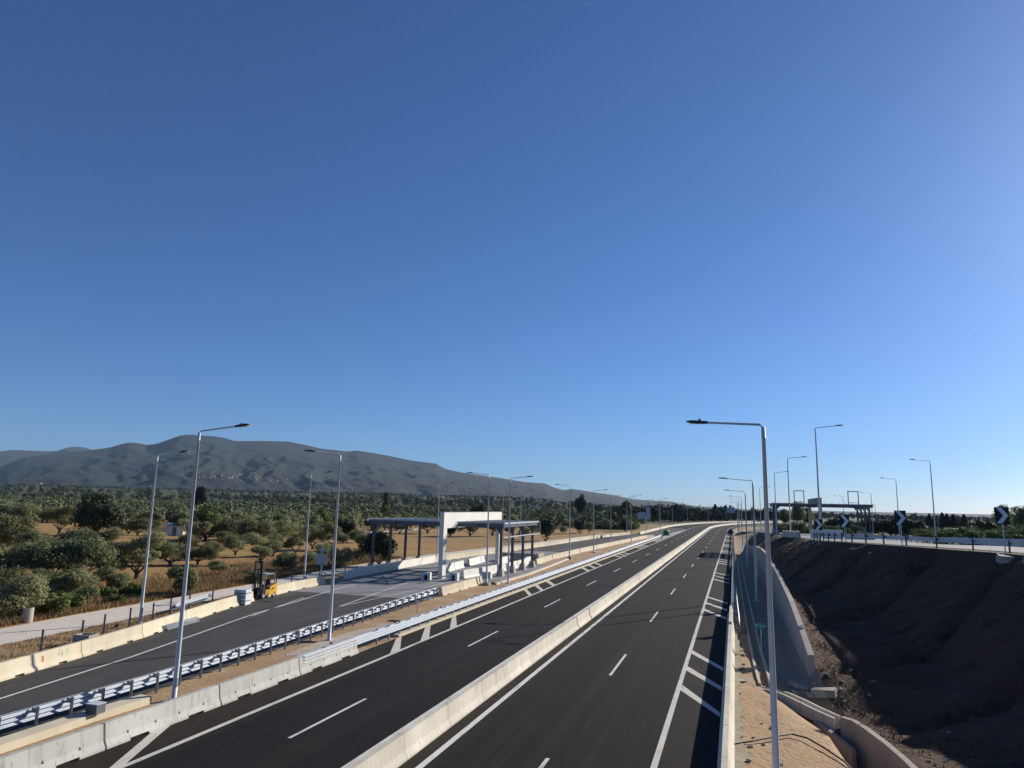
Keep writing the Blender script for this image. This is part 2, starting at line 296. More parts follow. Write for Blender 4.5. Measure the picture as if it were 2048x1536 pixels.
# right-hand embankment: lofted from cross sections (Y: [(X, z) x8])
EMB = [
 (-60, [(-.3, 0), (2.5, -.4), (4.2, -.9), (4.6, -3.6), (7.0, -3.6), (7.35, -1.0), (12, -1.0), (16, -1), (90, 6.4), (120, 6.3)]),
 (8, [(-.3, 0), (2.5, -.4), (4.2, -.9), (4.6, -3.6), (7.0, -3.6), (7.35, -1.0), (11, -1.0), (30, -1), (50, 6.4), (80, 6.3)]),
 (26, [(-.3, 0), (2.3, -.35), (4.1, -.8), (4.55, -3.4), (6.95, -3.6), (7.3, -1.15), (11, -1.1), (23, -.6), (36, 6.4), (60, 6.3)]),
 (32, [(-.3, 0), (2.2, -.35), (3.95, -.75), (4.5, -3.3), (6.8, -3.6), (7.1, -1.15), (10, -1.1), (18, -.6), (30, 6.4), (52, 6.3)]),
 (36, [(-.3, 0), (1.9, -.3), (3.65, -.75), (4.4, -3.1), (6.2, -3.5), (6.55, -1.1), (9, -1.1), (15, -.5), (26.5, 6.4), (48, 6.3)]),
 (39, [(-.3, 0), (1.5, -.3), (2.7, -.8), (3.5, -2.9), (5.3, -2.9), (5.75, -1.1), (8, -1.1), (13.5, -.4), (24.5, 6.4), (46, 6.3)]),
 (42, [(-.3, 0), (1.0, -.25), (1.7, -.7), (2.3, -.95), (3.5, -1.05), (4.6, -.95), (7, -.9), (12.4, -.2), (22.5, 6.4), (45, 6.3)]),
 (45, [(-.3, 0), (.55, -.1), (.9, -.14), (1.7, -.14), (3.62, -.1), (4.05, .5), (6, -.1), (11.4, .1), (20.8, 6.42), (44, 6.3)]),
 (50, [(-.3, 0), (.5, -.1), (.85, -.14), (1.3, -.14), (3.62, -.1), (4.05, 1.5), (5.5, 1.0), (10, .9), (18.9, 6.42), (42, 6.3)]),
 (57, [(-.3, 0), (.45, -.1), (.8, -.14), (1.15, -.14), (3.62, -.1), (4.05, 2.3), (5.2, 2.1), (8.6, 2.3), (16.8, 6.42), (40, 6.3)]),
 (62.5, [(-.3, 0), (.45, -.1), (.8, -.14), (1.1, -.14), (3.6, -.1), (4.0, 2.6), (5, 2.7), (6.4, 3.1), (12.2, 6.45), (38, 6.3)]),
 (70, [(-.3, 0), (.4, -.1), (.7, -.14), (1.0, -.14), (3.6, -.1), (4.0, 3.0), (4.6, 3.3), (5.4, 3.8), (9.3, 6.3), (36, 6.1)]),
 (78, [(-.3, 0), (.3, -.1), (.6, -.14), (1.0, -.14), (3.6, -.1), (4.0, 3.2), (4.5, 3.5), (5.2, 4.0), (8.2, 6.05), (34, 5.7)]),
 (90, [(-.3, 0), (.2, -.1), (.45, -.14), (.95, -.14), (3.55, -.1), (3.95, 3.5), (4.5, 3.8), (5, 4.2), (7.9, 5.7), (33, 5.0)]),
 (110, [(-.3, 0), (.05, -.1), (.35, -.14), (.95, -.14), (3.3, -.1), (3.7, 3.5), (4.2, 3.8), (4.8, 4.1), (7.6, 5.2), (33, 4.3)]),
 (135, [(-.3, 0), (0, -.05), (.3, -.14), (.9, -.14), (3.2, -.1), (3.6, 2.6), (4.2, 3.0), (5, 3.6), (7.3, 4.7), (33, 3.6)]),
 (160, [(-.3, 0), (0, -.05), (.3, -.1), (.9, -.1), (3.2, -.1), (3.6, 1.5), (4.2, 2.0), (5, 2.8), (7.0, 4.2), (33, 3.2)]),
 (180, [(-.3, 0), (0, -.05), (.4, -.1), (.9, -.1), (3.0, 0), (3.4, .8), (4.2, 1.3), (5, 2.2), (7.0, 3.8), (33, 2.8)]),
 (215, [(-.3, 0), (0, 0), (.4, 0), (.9, .05), (2.0, .2), (3.2, .5), (4.2, 1.0), (5, 1.7), (6.6, 2.9), (33, 2.0)]),
 (260, [(-.3, 0), (0, 0), (.3, 0), (.8, .1), (1.6, .2), (2.6, .5), (3.6, .8), (4.6, 1.1), (6.2, 1.7), (33, 1.0)]),
 (300, [(-.3, -.02), (0, -.02), (.3, -.02), (.8, -.02), (1.6, -.02), (2.6, 0), (3.6, .1), (4.6, .2), (8, .4), (33, .2)]),
 (340, [(-.3, -.07)]*10), (420, [(-.3, -.07)]*10)]
EMB[-2] = (340, [(x, -.07) for x in (-.3, 0, .3, .8, 1.6, 2.6, 3.6, 4.6, 8, 33)]); EMB[-1] = (420, [(x, -.09) for x in (-.3, 0, .3, .8, 1.6, 2.6, 3.6, 4.6, 8, 33)])
EY = [e[0] for e in EMB]; EX = np.array([[p[0] for p in e[1]] for e in EMB]); EZ = np.array([[p[1] for p in e[1]] for e in EMB])
def emb_row(Y): return np.array([np.interp(Y, EY, EX[:, k]) for k in range(10)]), np.array([np.interp(Y, EY, EZ[:, k]) for k in range(10)])
def far_z(Y): return float(np.interp(Y, [-60, 60, 120, 200, 300, 345], [5.0, 4.6, 3.6, 2.2, .6, -.07]))
def emb_z(X, Y):
    xs, zs = emb_row(Y); xs = np.append(xs, [max(xs[-1]+25, 75), 3000]); zs = np.append(zs, [far_z(Y), far_z(Y)]); return float(np.interp(X, xs, zs))
def furrow(X, Y):
    w = Y*.83-X*.56+1.3*fbm(X, Y, 9, 3, 2.2); q = abs(((w/6.4) % 1)*2-1); al_ = X*.83+Y*.56
    return -.8*max(0, 1-q*4.2)**1.1+.08+.06*fbm(w*2, al_, 3.2, 4, 5.5)+.12*fbm(X, Y, .8, 5, 1.5)
def build_emb():
    ys = list(np.arange(-60, 10, 10))+list(np.arange(10, 30, 1.5))+list(np.arange(30, 130, .45))+list(np.arange(130, 345.1, 4))
    sub = [6, 5, 6, 4, 4, 10, 12, 34, 10]      # cells between columns
    Vv = []; n = None
    for Y in ys:
        xs, zs = emb_row(Y); row = []
        xs = np.append(xs, [max(xs[-1]+25, 75), 160, 400, 3000]); zs = np.append(zs, [far_z(Y)]*4)
        sb = sub+[3, 3, 3, 3]
        for k in range(len(xs)-1):
            for j in range(sb[k]):
                t = j/sb[k]; X = xs[k]*(1-t)+xs[k+1]*t; z = zs[k]*(1-t)+zs[k+1]*t
                if 5 <= k <= 7 and 20 < Y < 200:
                    steep = {5: min(1, t*1.2)*.4, 6: .4+.6*t, 7: min(1, (1-t)*5)}[k]; z += (furrow(X, Y)+.10*abs(fbm(X, Y, .55, 3, 8.1)))*steep*(1 if Y < 110 else max(0, (200-Y)/90))
                elif k in (0, 1) and Y < 60: z += .05*fbm(X, Y, .9, 4, 3.3)*min(1, (X+.3)*1.5)
                row.append((X, Y, z))
        row.append((xs[-1], Y, zs[-1])); Vv += row; n = len(row)
    V = np.array(Vv); idx = [0]
    for q in sub+[3, 3, 3, 3]: idx.append(idx[-1]+q)
    groups = {'verge': [], 'drain_floor': [], 'bank_slope': [], 'plateau': []}
    for i in range(len(ys)-1):
        for k in range(n-1):
            f = (i*n+k, i*n+k+1, (i+1)*n+k+1, (i+1)*n+k); Y = (ys[i]+ys[i+1])/2
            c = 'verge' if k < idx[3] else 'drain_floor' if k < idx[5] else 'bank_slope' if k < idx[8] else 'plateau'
            if c == 'drain_floor' and Y < 43.5: c = 'verge'
            if c == 'drain_floor' and Y > 205: c = 'verge'
            if c == 'bank_slope' and Y > 215: c = 'verge'
            groups[c].append(f)
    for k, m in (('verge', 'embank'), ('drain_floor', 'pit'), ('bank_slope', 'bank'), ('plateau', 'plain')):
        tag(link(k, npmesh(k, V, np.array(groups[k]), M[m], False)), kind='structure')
build_emb()
# ---------------------------------------------------------------- roads
strip('main_road', -21.75, -.55, -40, 900, M['asphalt'], 0, 8)
RLx = [-60, 20, 27, 31.6, 36.3, 39.4, 52, 62.5, 74.6, 85, 102, 109, 124, 140, 161, 200, 225, 250, 300, 342]
RLu = [-30.5, -33.1, -33.9, -34.8, -35.8, -36.7, -40.3, -42.4, -42.9, -43.5, -44.2, -44.2, -43.2, -41.8, -40.5, -38.7, -36.5, -33.6, -31.6, -31]
RRx = [-60, 20, 30, 42, 53, 67, 80, 107, 119, 142, 175, 222, 232, 250]
RRu = [-25.5, -26.0, -26.2, -26.9, -27.3, -27.9, -28.1, -29.3, -29.8, -29.3, -28.0, -25.9, -22.6, -21.7]
rampL = lambda s: interp(s, RLx, RLu); rampR = lambda s: interp(s, RRx, RRu)
strip('ramp_road', rampL, rampR, -40, 63.7, M['ramp_asphalt'], .004, 2.5, cross=2)
strip('toll_plaza', rampL, rampR, 63.7, 140, M['plaza'], .004, 2.5, cross=2)
strip('merge_road', rampL, lambda s: rampR(s) if s < 232 else -21.7, 140, 342, M['ramp_asphalt'], .004, 2.5, cross=2)
strip('outer_lane', -31, -21.7, 342, 900, M['asphalt'], .004, 8)
strip('separator_ground', lambda s: rampR(s)-.2, -21.75, -40, 231, M['gravel'], -.015, 1.5, cross=4)
strip('dirt_road', lambda s: interp(s, [-40, 37, 45, 52, 67, 90, 120, 160, 240], [-44, -47.4, -48.3, -48.6, -49.6, -52.2, -52.0, -48.5, -43]), lambda s: interp(s, [-40, 34, 44, 62, 75, 90, 120, 160, 240], [-39.5, -42.3, -43, -45.9, -47, -48.3, -48.2, -45.5, -41.5]), -40, 240, M['dirt_road'], -.03, 2, cross=4)
strip('dirt_verge', lambda s: interp(s, [-40, 34, 44, 62, 75, 90], [-39.6, -42.4, -43.1, -46, -47.1, -48.4]), lambda s: rampL(s)+.1, -40, 92, M['gravel'], -.022, 2, cross=3)
strip('shoulder', -2.82, -.84, -40, 284, M['dusty'], .002, 8)
strip('shoulder', -21.75, -19.92, -40, 231, M['dusty'], .002, 8)
strip('shoulder', -11.22, -10.7, -40, 600, M['dusty'], .002, 8)
mb = MB(); q_ = random.Random(11); vs = []; fs = []; n_ = 90
for i in range(n_+1):
    y = 22+i*.45; w = .25+.38*abs(mnoise.noise(Vector((y*.7, 3, 1))))*2.0
    vs += [(-.3, y, .012), (-.3+w, y, emb_z(-.3+w, y)+.075)]
for i in range(n_): fs.append((2*i, 2*i+1, 2*i+3, 2*i+2))
tag(mb.add(vs, fs).build('mortar_spill', M['spill']), kind='structure')
mb = MB(); vs = [(-25.2, 42.4, .0)]; n_ = 26
for k in range(n_):
    a = 2*math.pi*k/n_; rr = 1+.35*mnoise.noise(Vector((math.cos(a)*1.7, math.sin(a)*1.7, 4))); vs.append((-24.75+1.15*rr*math.cos(a), 43.2+6.2*rr*math.sin(a), .0))
tag(mb.add(vs, [(0, k+1, (k+1) % n_+1) for k in range(n_)]).build('gravel_patch', M['pale_gravel']), kind='structure')
# painted markings, each run of one line is one structure object
def mark(name, polys, m, z=.006):
    mb = MB()
    for p in polys: mb.add([(q[0], q[1], z) if len(q) == 2 else q for q in p], [tuple(range(len(p)))])
    o = mb.build(name, m); tag(o, kind='structure'); return o
strip('edge_line', -19.92, -19.67, -40, 700, M['paint_warm'], .006, 8)
strip('edge_line', -10.66, -10.41, -40, 700, M['paint'], .006, 8)
strip('edge_line', -13.0, -12.78, -40, 700, M['paint'], .006, 8)
strip('edge_line', -3.05, -2.82, -40, 285, M['paint_warm'], .006, 8)
strip('edge_line', -3.05, -2.82, 330, 700, M['paint'], .006, 8)
def dashes(name, u, s0, per, ln, n, wdt=.15):
    polys = []
    for k in range(n):
        a = s0+per*k; polys.append([al(u-wdt/2, a, .006), al(u+wdt/2, a, .006), al(u+wdt/2, a+ln, .006), al(u-wdt/2, a+ln, .006)])
    mark(name, polys, M['paint'])
dashes('lane_line', -6.63, 40.1-19.45*2, 19.45, 5.9, 32)
dashes('lane_line', -16.42, 44.5-19.35*2, 19.35, 6.0, 31)
hs = [(38.32, 39.48, 34.22, 34.93), (42.94, 44.11, 39.0, 39.83), (47.94, 49.05, 43.63, 44.51), (68.07, 69.3, 63.5, 64.6), (73.0, 74.2, 68.8, 69.9), (78.0, 79.1, 73.8, 74.7), (98.3, 99.3, 94, 95), (103.4, 104.4, 99.2, 100.1), (108.5, 109.5, 104.3, 105.2), (128.5, 129.9, 124.3, 125.4), (133.5, 134.8, 129.5, 130.5), (138.6, 139.8, 134.5, 135.5), (11, 12.2, 7, 8)]
hs += [(158+a, 160+a, 154+a, 156+a) for a in (0, 5, 10, 30, 35, 40, 62, 67, 72, 94, 99, 104)]
mark('hatch_marks', [[(-2.82, a), (-.86, c), (-.86, d), (-2.82, b)] for a, b, c, d in hs], M['paint_warm'])
hl = [(20.0, 20.9, 24.0, 25.0), (40.5, 41.9, 45.0, 45.8), (44.9, 46.3, 49.7, 50.7), (50.0, 51.4, 54.9, 55.8), (71.1, 72.2, 75.4, 76.5), (75.7, 76.8, 79.9, 81.2), (80.9, 82.2, 84.9, 86.4), (101.3, 102.9, 105.8, 107.4), (106.5, 108, 111, 112.5), (111.9, 113.3, 116, 117.4), (132, 133.6, 136, 137.6), (137, 138.6, 141, 142.6), (142, 143.6, 146, 147.6), (163, 165, 167, 169), (168.4, 170.4, 172.4, 174.4), (174, 176, 178, 180), (200, 203, 204, 207), (207, 210, 211, 214), (214, 217, 218, 221)]
mark('hatch_marks', [[(-19.92, a), (-21.72, c), (-21.72, d), (-19.92, b)] for a, b, c, d in hl], M['paint_warm'])
mark('gore_paint', [[(-21.7, 232), (-20.2, 214), (-20.0, 262), (-20.1, 330), (-22.3, 290), (-23.4, 258)]], M['old_paint'])
rl = [(-28, 5), (-31.2, 25.1), (-32.8, 34.1), (-36.6, 50.3), (-37.7, 57.8), (-39.2, 65.6), (-40, 72)]
def pline(name, pts, w, m, z=.010):
    mb = MB(); mb.sweep([(x, y, z) for x, y in pts], [(-w/2, 0), (w/2, 0)], closed=False); return tag(mb.build(name, m), kind='structure')
pline('ramp_line', rl, .16, M['paint'])
pline('ramp_line', [(-36.0, 49.0), (-36.9, 52.5), (-38.6, 60)], .12, M['paint'])
pline('ramp_line', [(-32.7, 56.2), (-33.4, 61), (-34.7, 69), (-35.6, 76)], .14, M['paint'])
pline('ramp_line', [(-32.7, 56.2), (-32.3, 63), (-32.0, 70), (-31.8, 78)], .12, M['paint'])
pline('ramp_line', [(-37.8, 115), (-36, 135), (-33.5, 160)], .14, M['old_paint'])
# ---------------------------------------------------------------- concrete barriers
def nj(h=.82, top=.10, base=.29): return [(-base, 0), (base, 0), (base, .08), (.17, .30), (top, h), (-top, h), (-.17, .30), (-base, .08)]
def nj_segment(name, m, L=5.97, h=.82, slots=False, top=.10, sockets=None, slot_half=.45):
    mb = MB(); prof = nj(h, top); cuts = [(L*.25, slot_half), (L*.75, slot_half)] if slots else []
    y = 0
    for c, w in cuts:
        mb.sweep([(0, y, 0), (0, c-w, 0)], prof); p2 = [(-.26, .09), (.26, .09)]+prof[2:]
        p2[2] = (.29, .1); p2[-1] = (-.29, .1)
        mb.sweep([(0, c-w, 0), (0, c+w, 0)], p2); y = c+w
    mb.sweep([(0, y, 0), (0, L, 0)], prof)
    o = mb.build(name, m)
    if sockets:
        for yy, zz in sockets:
            x = .17-(zz-.3)*(.07/(h-.3)) if zz > .3 else .29-(zz-.08)*(.12/.22)
            x += .012; d = MB(); d.add([(x-.03, yy-.06, zz-.09), (x+.012, yy-.06, zz-.09), (x+.012, yy+.06, zz-.09), (x-.03, yy+.06, zz-.09), (x-.06, yy, zz+.09), (x-.028, yy, zz+.09)], [(1, 2, 5), (0, 4, 3), (0, 1, 5, 4), (2, 3, 4, 5), (0, 3, 2, 1)]); d.build('lifting_socket_shade', M['black'], o)  # raised black wedges; the shade inside hollow sockets is put into their colour
    return o
def run(proto, pts, L, label, group, used=[]):
    """place segments end to end along pts (list of Vector); the first use moves the proto itself"""
    P = [Vector(p) for p in pts]; acc = [0]
    for i in range(1, len(P)): acc.append(acc[-1]+(P[i]-P[i-1]).length)
    def at(d):
        i = min(max(np.searchsorted(acc, d)-1, 0), len(P)-2); t = (d-acc[i])/(acc[i+1]-acc[i]); return P[i]+(P[i+1]-P[i])*t
    d = 0; out = []
    while d+L <= acc[-1]+.01:
        a = at(d); b = at(d+L); rz = math.atan2(-(b-a).x, (b-a).y)
        if proto.name not in used: o = proto; used.append(proto.name); o.location = a; o.rotation_euler = (0, 0, rz)
        else: o = dup(proto, a, rz)
        o['label'] = label; o['group'] = group; o['category'] = 'barrier'; out.append(o); d += L
    return out
CAT = 'barrier'
seg_m = nj_segment('concrete_barrier', M['concrete'], 4.06, .85, top=.12)
for o in run(seg_m, [al(-11.5, s) for s in stations(-.1+.2, 640, 4)], 4.08, 'pale concrete segment of the long median barrier between the two carriageways', 'segments of the median barrier'): pass
seg_l = nj_segment('concrete_barrier', M['concrete_grey'], 5.97, .86, slots=True, sockets=[(1.0, .34), (2.35, .34), (3.6, .34), (5.0, .34)])
segs = run(seg_l, [(-21.92, 3.6, 0), (-21.95, 46, 0)], 6.06, 'grey precast barrier segment with drain slots on the left edge of the main road', 'grey slotted barrier segments')
ORD = ['nearest', 'second', 'third', 'fourth', 'fifth', 'sixth', 'seventh', 'eighth', 'ninth', 'tenth', 'eleventh']
for k, o in enumerate(segs): o['label'] = ORD[k]+' grey slotted barrier segment on the left edge of the main road'
segs[-1]['label'] = 'grey precast barrier segment half hidden by the start of the silver guard rail'
segs[-2]['label'] = 'grey precast barrier segment just before the silver guard rail begins'
seg_r = nj_segment('concrete_barrier', M['concrete'], 5.97, .8, top=.10)
sr = run(seg_r, [(-.56, 6.1, 0), (-.50, 66.9, 0)], 6.02, 'white topped concrete segment on the right edge of the main road', 'segments of the right road edge barrier')
for k, o in enumerate(sr): o['label'] = ORD[k]+' white topped segment of the barrier on the right road edge'
sr[-1]['label'] = 'last far concrete segment of the right edge barrier, its shadow ending on the road'
seg_t = nj_segment('concrete_barrier', M['concrete_tan'], 5.95, .84, slots=True, slot_half=.3)
def rampbar(s): return Vector((rampL(s)-.3, s, 0))
st1 = run(seg_t, [rampbar(s) for s in stations(9, 57, 1.5)], 6.0, 'weathered tan barrier segment along the left edge of the near ramp', 'tan ramp barrier segments')
for k, o in enumerate(st1): o['label'] = ORD[k]+' weathered tan barrier segment along the left edge of the near ramp'
st1[3]['label'] = 'weathered tan barrier segment with faint green graffiti and a rust stain'
st2 = run(seg_t, [rampbar(s) for s in stations(58.6, 71, 1.5)], 6.0, 'tan barrier segment between the forklift and the toll plaza', 'tan segments beside the forklift')
st2[0]['label'] = 'tan barrier segment directly right of the forklift'
st2[-1]['label'] = 'tan barrier segment at the near end of the toll plaza, beside the steel trestle'
run(seg_t, [(rampL(s)-.3, s, 0) for s in stations(104, 250, 3)], 6.0, 'pale tan barrier segment along the far left edge of the toll plaza and merging road', 'tan segments left of the merging road')
run(seg_t, [(-27.75, 66.9, 0), (-27.8, 79.2, 0)], 6.0, 'tan barrier segment between the ramp guard rail and the toll canopy', 'tan segments before the canopy')
run(seg_t, [(rampR(s)+.1, s, 0) for s in stations(108, 229, 3)], 6.0, 'pale tan barrier segment on the right edge of the merging road past the canopy', 'tan segments on the separator')
for s_, lb in ((232.5, 'last tan barrier piece at the tip of the separator by the green crash cushion'),):
    o = dup(seg_t, (-22.2, s_, 0), .1); o['label'] = lb; o['category'] = CAT
seg_o = nj_segment('concrete_barrier', M['concrete'], 7.97, .85, top=.12)
run(seg_o, [al(-31.3, s) for s in stations(252, 880, 4)], 8.0, 'far concrete barrier segment on the outside of the curve', 'segments of the outer curve barrier')
# graffiti and rust stain: thin paint patches on the tan segment
gb = st1[3]
for (y, z, w, h, m, nm) in ((3.1, .5, .16, .30, 'rust', 'rust_stain'), (4.5, .52, .05, .3, 'spray_green', 'graffiti'), (4.9, .58, .05, .22, 'spray_green', 'graffiti'), (4.3, .5, .3, .035, 'spray_green', 'graffiti')):
    x = .17-(z-.3)*(.07/.54)+.004; k = .07/.54
    q = MB(); q.add([(x+k*h/2, y-w/2, z-h/2), (x+k*h/2, y+w/2, z-h/2), (x-k*h/2, y+w/2, z+h/2), (x-k*h/2, y-w/2, z+h/2)], [(0, 1, 2, 3)]); q.build(nm, M[m], gb)
# concrete ledge behind the near grey barrier
mb = MB(); mb.sweep([(-24.9, -5, -.015), (-24.95, 20, -.015), (-25.05, 24, -.015), (-24.95, 27, -.015)], [(-.35, 0), (.28, 0), (.28, .30), (-.35, .34)])
tag(mb.build('concrete_ledge', M['concrete_tan']), 'low tan concrete ledge on gravel between the ramp rail and grey barrier', 'ledge')
mb = MB(); mb.box(-.28, .28, -.22, .22, 0, .36); b_ = mb.build('junction_box', M['old_steel']); b_.location = (-24.85, 24.2, .30)
mb = MB(); mb.box(-.3, .3, -.24, .24, .36, .385); mb.build('lid', M['steel'], b_)
tag(b_, 'small dark metal junction box on the tan concrete ledge', 'utility box')
# ---------------------------------------------------------------- guard rails
def wave(n=3, h=.50, d=.07, z0=.34):
    pts = []; k = n*8
    for i in range(k+1):
        t = i/k; pts.append((d*.5*(1-math.cos(2*math.pi*n*t)), z0+h*t))
    return pts
def guard_rail(name, label, path, side, n=3, h=.50, z0=.34, post_gap=1.5, post_off=.22, top=True, group=None, postmat='post', railmat='rail', curb=False, double=False, post_h=.86):
    r = thing(name, label, 'guard rail', path[0], 0, group); O = Vector(path[0])
    P = [Vector(p)-O for p in path]
    rail = MB(); prof = [(side*(d_), z) for d_, z in wave(n, h, .075, z0)]
    rail.sweep(P, prof, closed=False); rl_ = rail.build('rail', M[railmat], r, smooth=True)
    sol = rl_.modifiers.new('sheet', 'SOLIDIFY'); sol.thickness = .006
    if double:
        r2 = MB(); r2.sweep(P, [(-side*(post_off*2)-side*d_, z) for d_, z in wave(n, h, .075, z0)], closed=False); q = r2.build('rail', M[railmat], r); q.modifiers.new('sheet', 'SOLIDIFY').thickness = .006
    acc = [0]
    for i in range(1, len(P)): acc.append(acc[-1]+(P[i]-P[i-1]).length)
    pm = MB(); w, dd = .06, .11
    for x0, x1, y0, y1 in ((-dd/2, dd/2, -w/2, -w/2+.008), (-dd/2, dd/2, w/2-.008, w/2), (-dd/2, -dd/2+.008, -w/2+.008, w/2-.008)): pm.box(x0, x1, y0, y1, -.1, post_h)
    # spacer block between post and rail
    pm.box(side*.06 if side > 0 else -post_off+.01, post_off-.01 if side > 0 else side*.06, -.035, .035, z0+h-.20, z0+h-.03)
    pme = pm.build('post', M[postmat], mesh_only=True)
    d = .6; c = 0
    while d < acc[-1] and c < 98:
        i = min(max(int(np.searchsorted(acc, d))-1, 0), len(P)-2); t = (d-acc[i])/(acc[i+1]-acc[i]); p = P[i]+(P[i+1]-P[i])*t; dr = (P[i+1]-P[i]); rz = math.atan2(-dr.x, dr.y)
        rt = Vector((math.cos(rz), math.sin(rz), 0)); o = link('post', pme, r, p-rt*side*post_off); o.rotation_euler = (0, 0, rz); d += post_gap; c += 1
    return r
g1p = [(-26.18-.0, -4, 0), (-26.12, 22, 0), (-26.12, 28, 0), (-26.4, 35, 0), (-26.6, 40, 0), (-26.95, 45, 0), (-27.2, 52, 0), (-27.75, 60, 0), (-27.98, 66.6, 0)]
guard_rail('guard_rail', 'shiny ribbed guard rail with brackets along the right edge of the near ramp', g1p, -1, post_gap=1.52, post_off=.28)
gA = thing('guard_rail', 'pale blue guard rail starting on the grey barrier and running along the curb', 'guard rail', (-21.86, 34.3, 0))
def main_rail(root, y0, y1, yp):
    mb = MB(); mb.sweep([(0, 0, 0), (0, y1-y0, 0)], [(d_, z) for d_, z in wave(3, .46, .09, .42)], closed=False); o = mb.build('rail', M['rail'], root); o.modifiers.new('sheet', 'SOLIDIFY').thickness = .006
    mb = MB(); mb.sweep([(0, 0, 0), (0, y1-y0, 0)], [(-.36-d_, z) for d_, z in wave(2, .24, .09, .64)], closed=False); o = mb.build('rail', M['rail'], root); o.modifiers.new('sheet', 'SOLIDIFY').thickness = .006
    pm = MB(); pm.box(-.20, -.10, -.03, .03, -.05, .92); pm.box(-.35, -.01, -.04, .04, .70, .84); me = pm.build('post', M['post'], mesh_only=True)
    y = yp-y0; c = 0
    while y < y1-y0 and c < 99: link('post', me, root, (0, y, 0)); y += 1.62; c += 1
    mb = MB(); y = 3.
    while y < y1-y0: mb.box(-.24, -.12, y-.05, y+.05, .93, 1.02); y += 8
    mb.build('reflector', M['black'], root)
main_rail(gA, 34.3, 150, 42.8)
gB = thing('guard_rail', 'far half of the pale guard rail along the curb, ending near the green crash cushion', 'guard rail', (-21.86, 150.02, 0))
main_rail(gB, 150.02, 229.5, 150.6)
mb = MB(); mb.sweep([(-22.0, 45.6, 0), (-22.0, 229, 0)], [(-.25, -.1), (.18, -.1), (.18, .11), (.13, .14), (-.25, .14)])
tag(mb.build('concrete_curb', M['concrete_tan']), 'long tan concrete curb under the main guard rail', 'curb')
guard_rail('guard_rail', 'thin silver guard rail beyond the right edge barrier, following the road verge', [(-.35, 66, 0), (-.3, 75, 0), (-.35, 110, 0), (-.45, 170, 0), (-.6, 282, 0)], -1, n=2, h=.31, z0=.42, post_gap=3.0, post_off=.2)
guard_rail('guard_rail', 'slanting end of a silver rail dropping beside the verge drain', [(.12, 57.5, -.45), (.1, 62, -.1), (0, 70, 0), (-.02, 84, 0)], 1, n=2, h=.31, z0=.42, post_gap=3.0, post_off=.2)
CREST = [(8.2, 100), (8.35, 84), (8.6, 78), (9.7, 70), (12.7, 62.6), (17.6, 57), (19.8, 50.5), (21.8, 45), (26, 38), (32, 30)]
def crest_path(off=0):
    P = [Vector((x, y, 0)) for x, y in CREST]; out = []
    # Catmull-Rom smoothing
    for i in range(len(P)-1):
        p0, p1, p2, p3 = P[max(i-1, 0)], P[i], P[i+1], P[min(i+2, len(P)-1)]
        for k in range(6):
            t = k/6; out.append(.5*((2*p1)+(p2-p0)*t+(2*p0-5*p1+4*p2-p3)*t*t+(3*p1-p0-3*p2+p3)*t**3))
    out.append(P[-1]); res = []
    for i, p in enumerate(out):
        d = (out[min(i+1, len(out)-1)]-out[max(i-1, 0)]).normalized(); nrm = Vector((-d.y, d.x, 0)); q = p+nrm*off; res.append(Vector((q.x, q.y, 0)))
    return res
def zc(y): return interp(y, [30, 57, 62.5, 70, 78, 90, 110, 135, 160, 180, 215, 260, 300, 340], [6.4, 6.42, 6.45, 6.3, 6.05, 5.7, 5.2, 4.7, 4.2, 3.8, 2.9, 1.7, .4, -.07])
cp = [Vector((p.x, p.y, zc(p.y)+.02)) for p in crest_path(.5)]
guard_rail('guard_rail', 'grey guard rail along the top of the dark earth slope', cp[4:], -1, n=2, h=.31, z0=.42, post_gap=2.6, post_off=.2, railmat='steel', postmat='old_steel')
# upper ramp road on the plateau
mb = MB(); near = [(7.6, 300), (7.4, 260), (7.6, 215), (8.0, 180), (8.2, 160), (8.4, 130), (8.6, 110)]+[(p.x, p.y) for p in crest_path(1.3)[3:]]
wd = [6, 7, 9, 14, 19, 18, 13]
vs = []; fs = []
N_ = [Vector((x, y, 0)) for x, y in near]
for i, p in enumerate(N_):
    d = (N_[min(i+1, len(N_)-1)]-N_[max(i-1, 0)]).normalized(); nrm = Vector((-d.y, d.x, 0)); w = wd[i] if i < len(wd) else 10.5
    q = p+nrm*w; vs += [(p.x, p.y, zc(p.y)+.03), (q.x, q.y, zc(p.y)+.03)]
for i in range(len(N_)-1): fs.append((2*i, 2*i+1, 2*i+3, 2*i+2))
tag(mb.add(vs, fs).build('upper_ramp', M['plaza']), kind='structure')
cp2 = [Vector((p.x, p.y, zc(p.y)+.02)) for p in crest_path(12.6)]
guard_rail('guard_rail', 'second grey guard rail beyond the upper ramp, in front of the green orchard', [Vector((21.5, 120, 4.9)), Vector((21.2, 100, 5.3))]+cp2[8:44], 1, n=2, h=.31, z0=.42, post_gap=3.2, post_off=.2, railmat='steel', postmat='old_steel')
# off-ramp surface joining from the gore to the upper ramp
mb = MB(); c_ = [(0.0, 292, 0), (2.5, 330, -.03), (5, 360, -.03), (9, 420, -.03)]
tag(mb.sweep([(5.2, 270, 1.35), (4.6, 285, .8), (5.0, 300, .45), (8, 335, .03), (14, 372, .015), (26, 410, .012)], [(-3.5, 0), (3.5, 0)], closed=False).build('off_ramp', M['ramp_asphalt']), kind='structure')
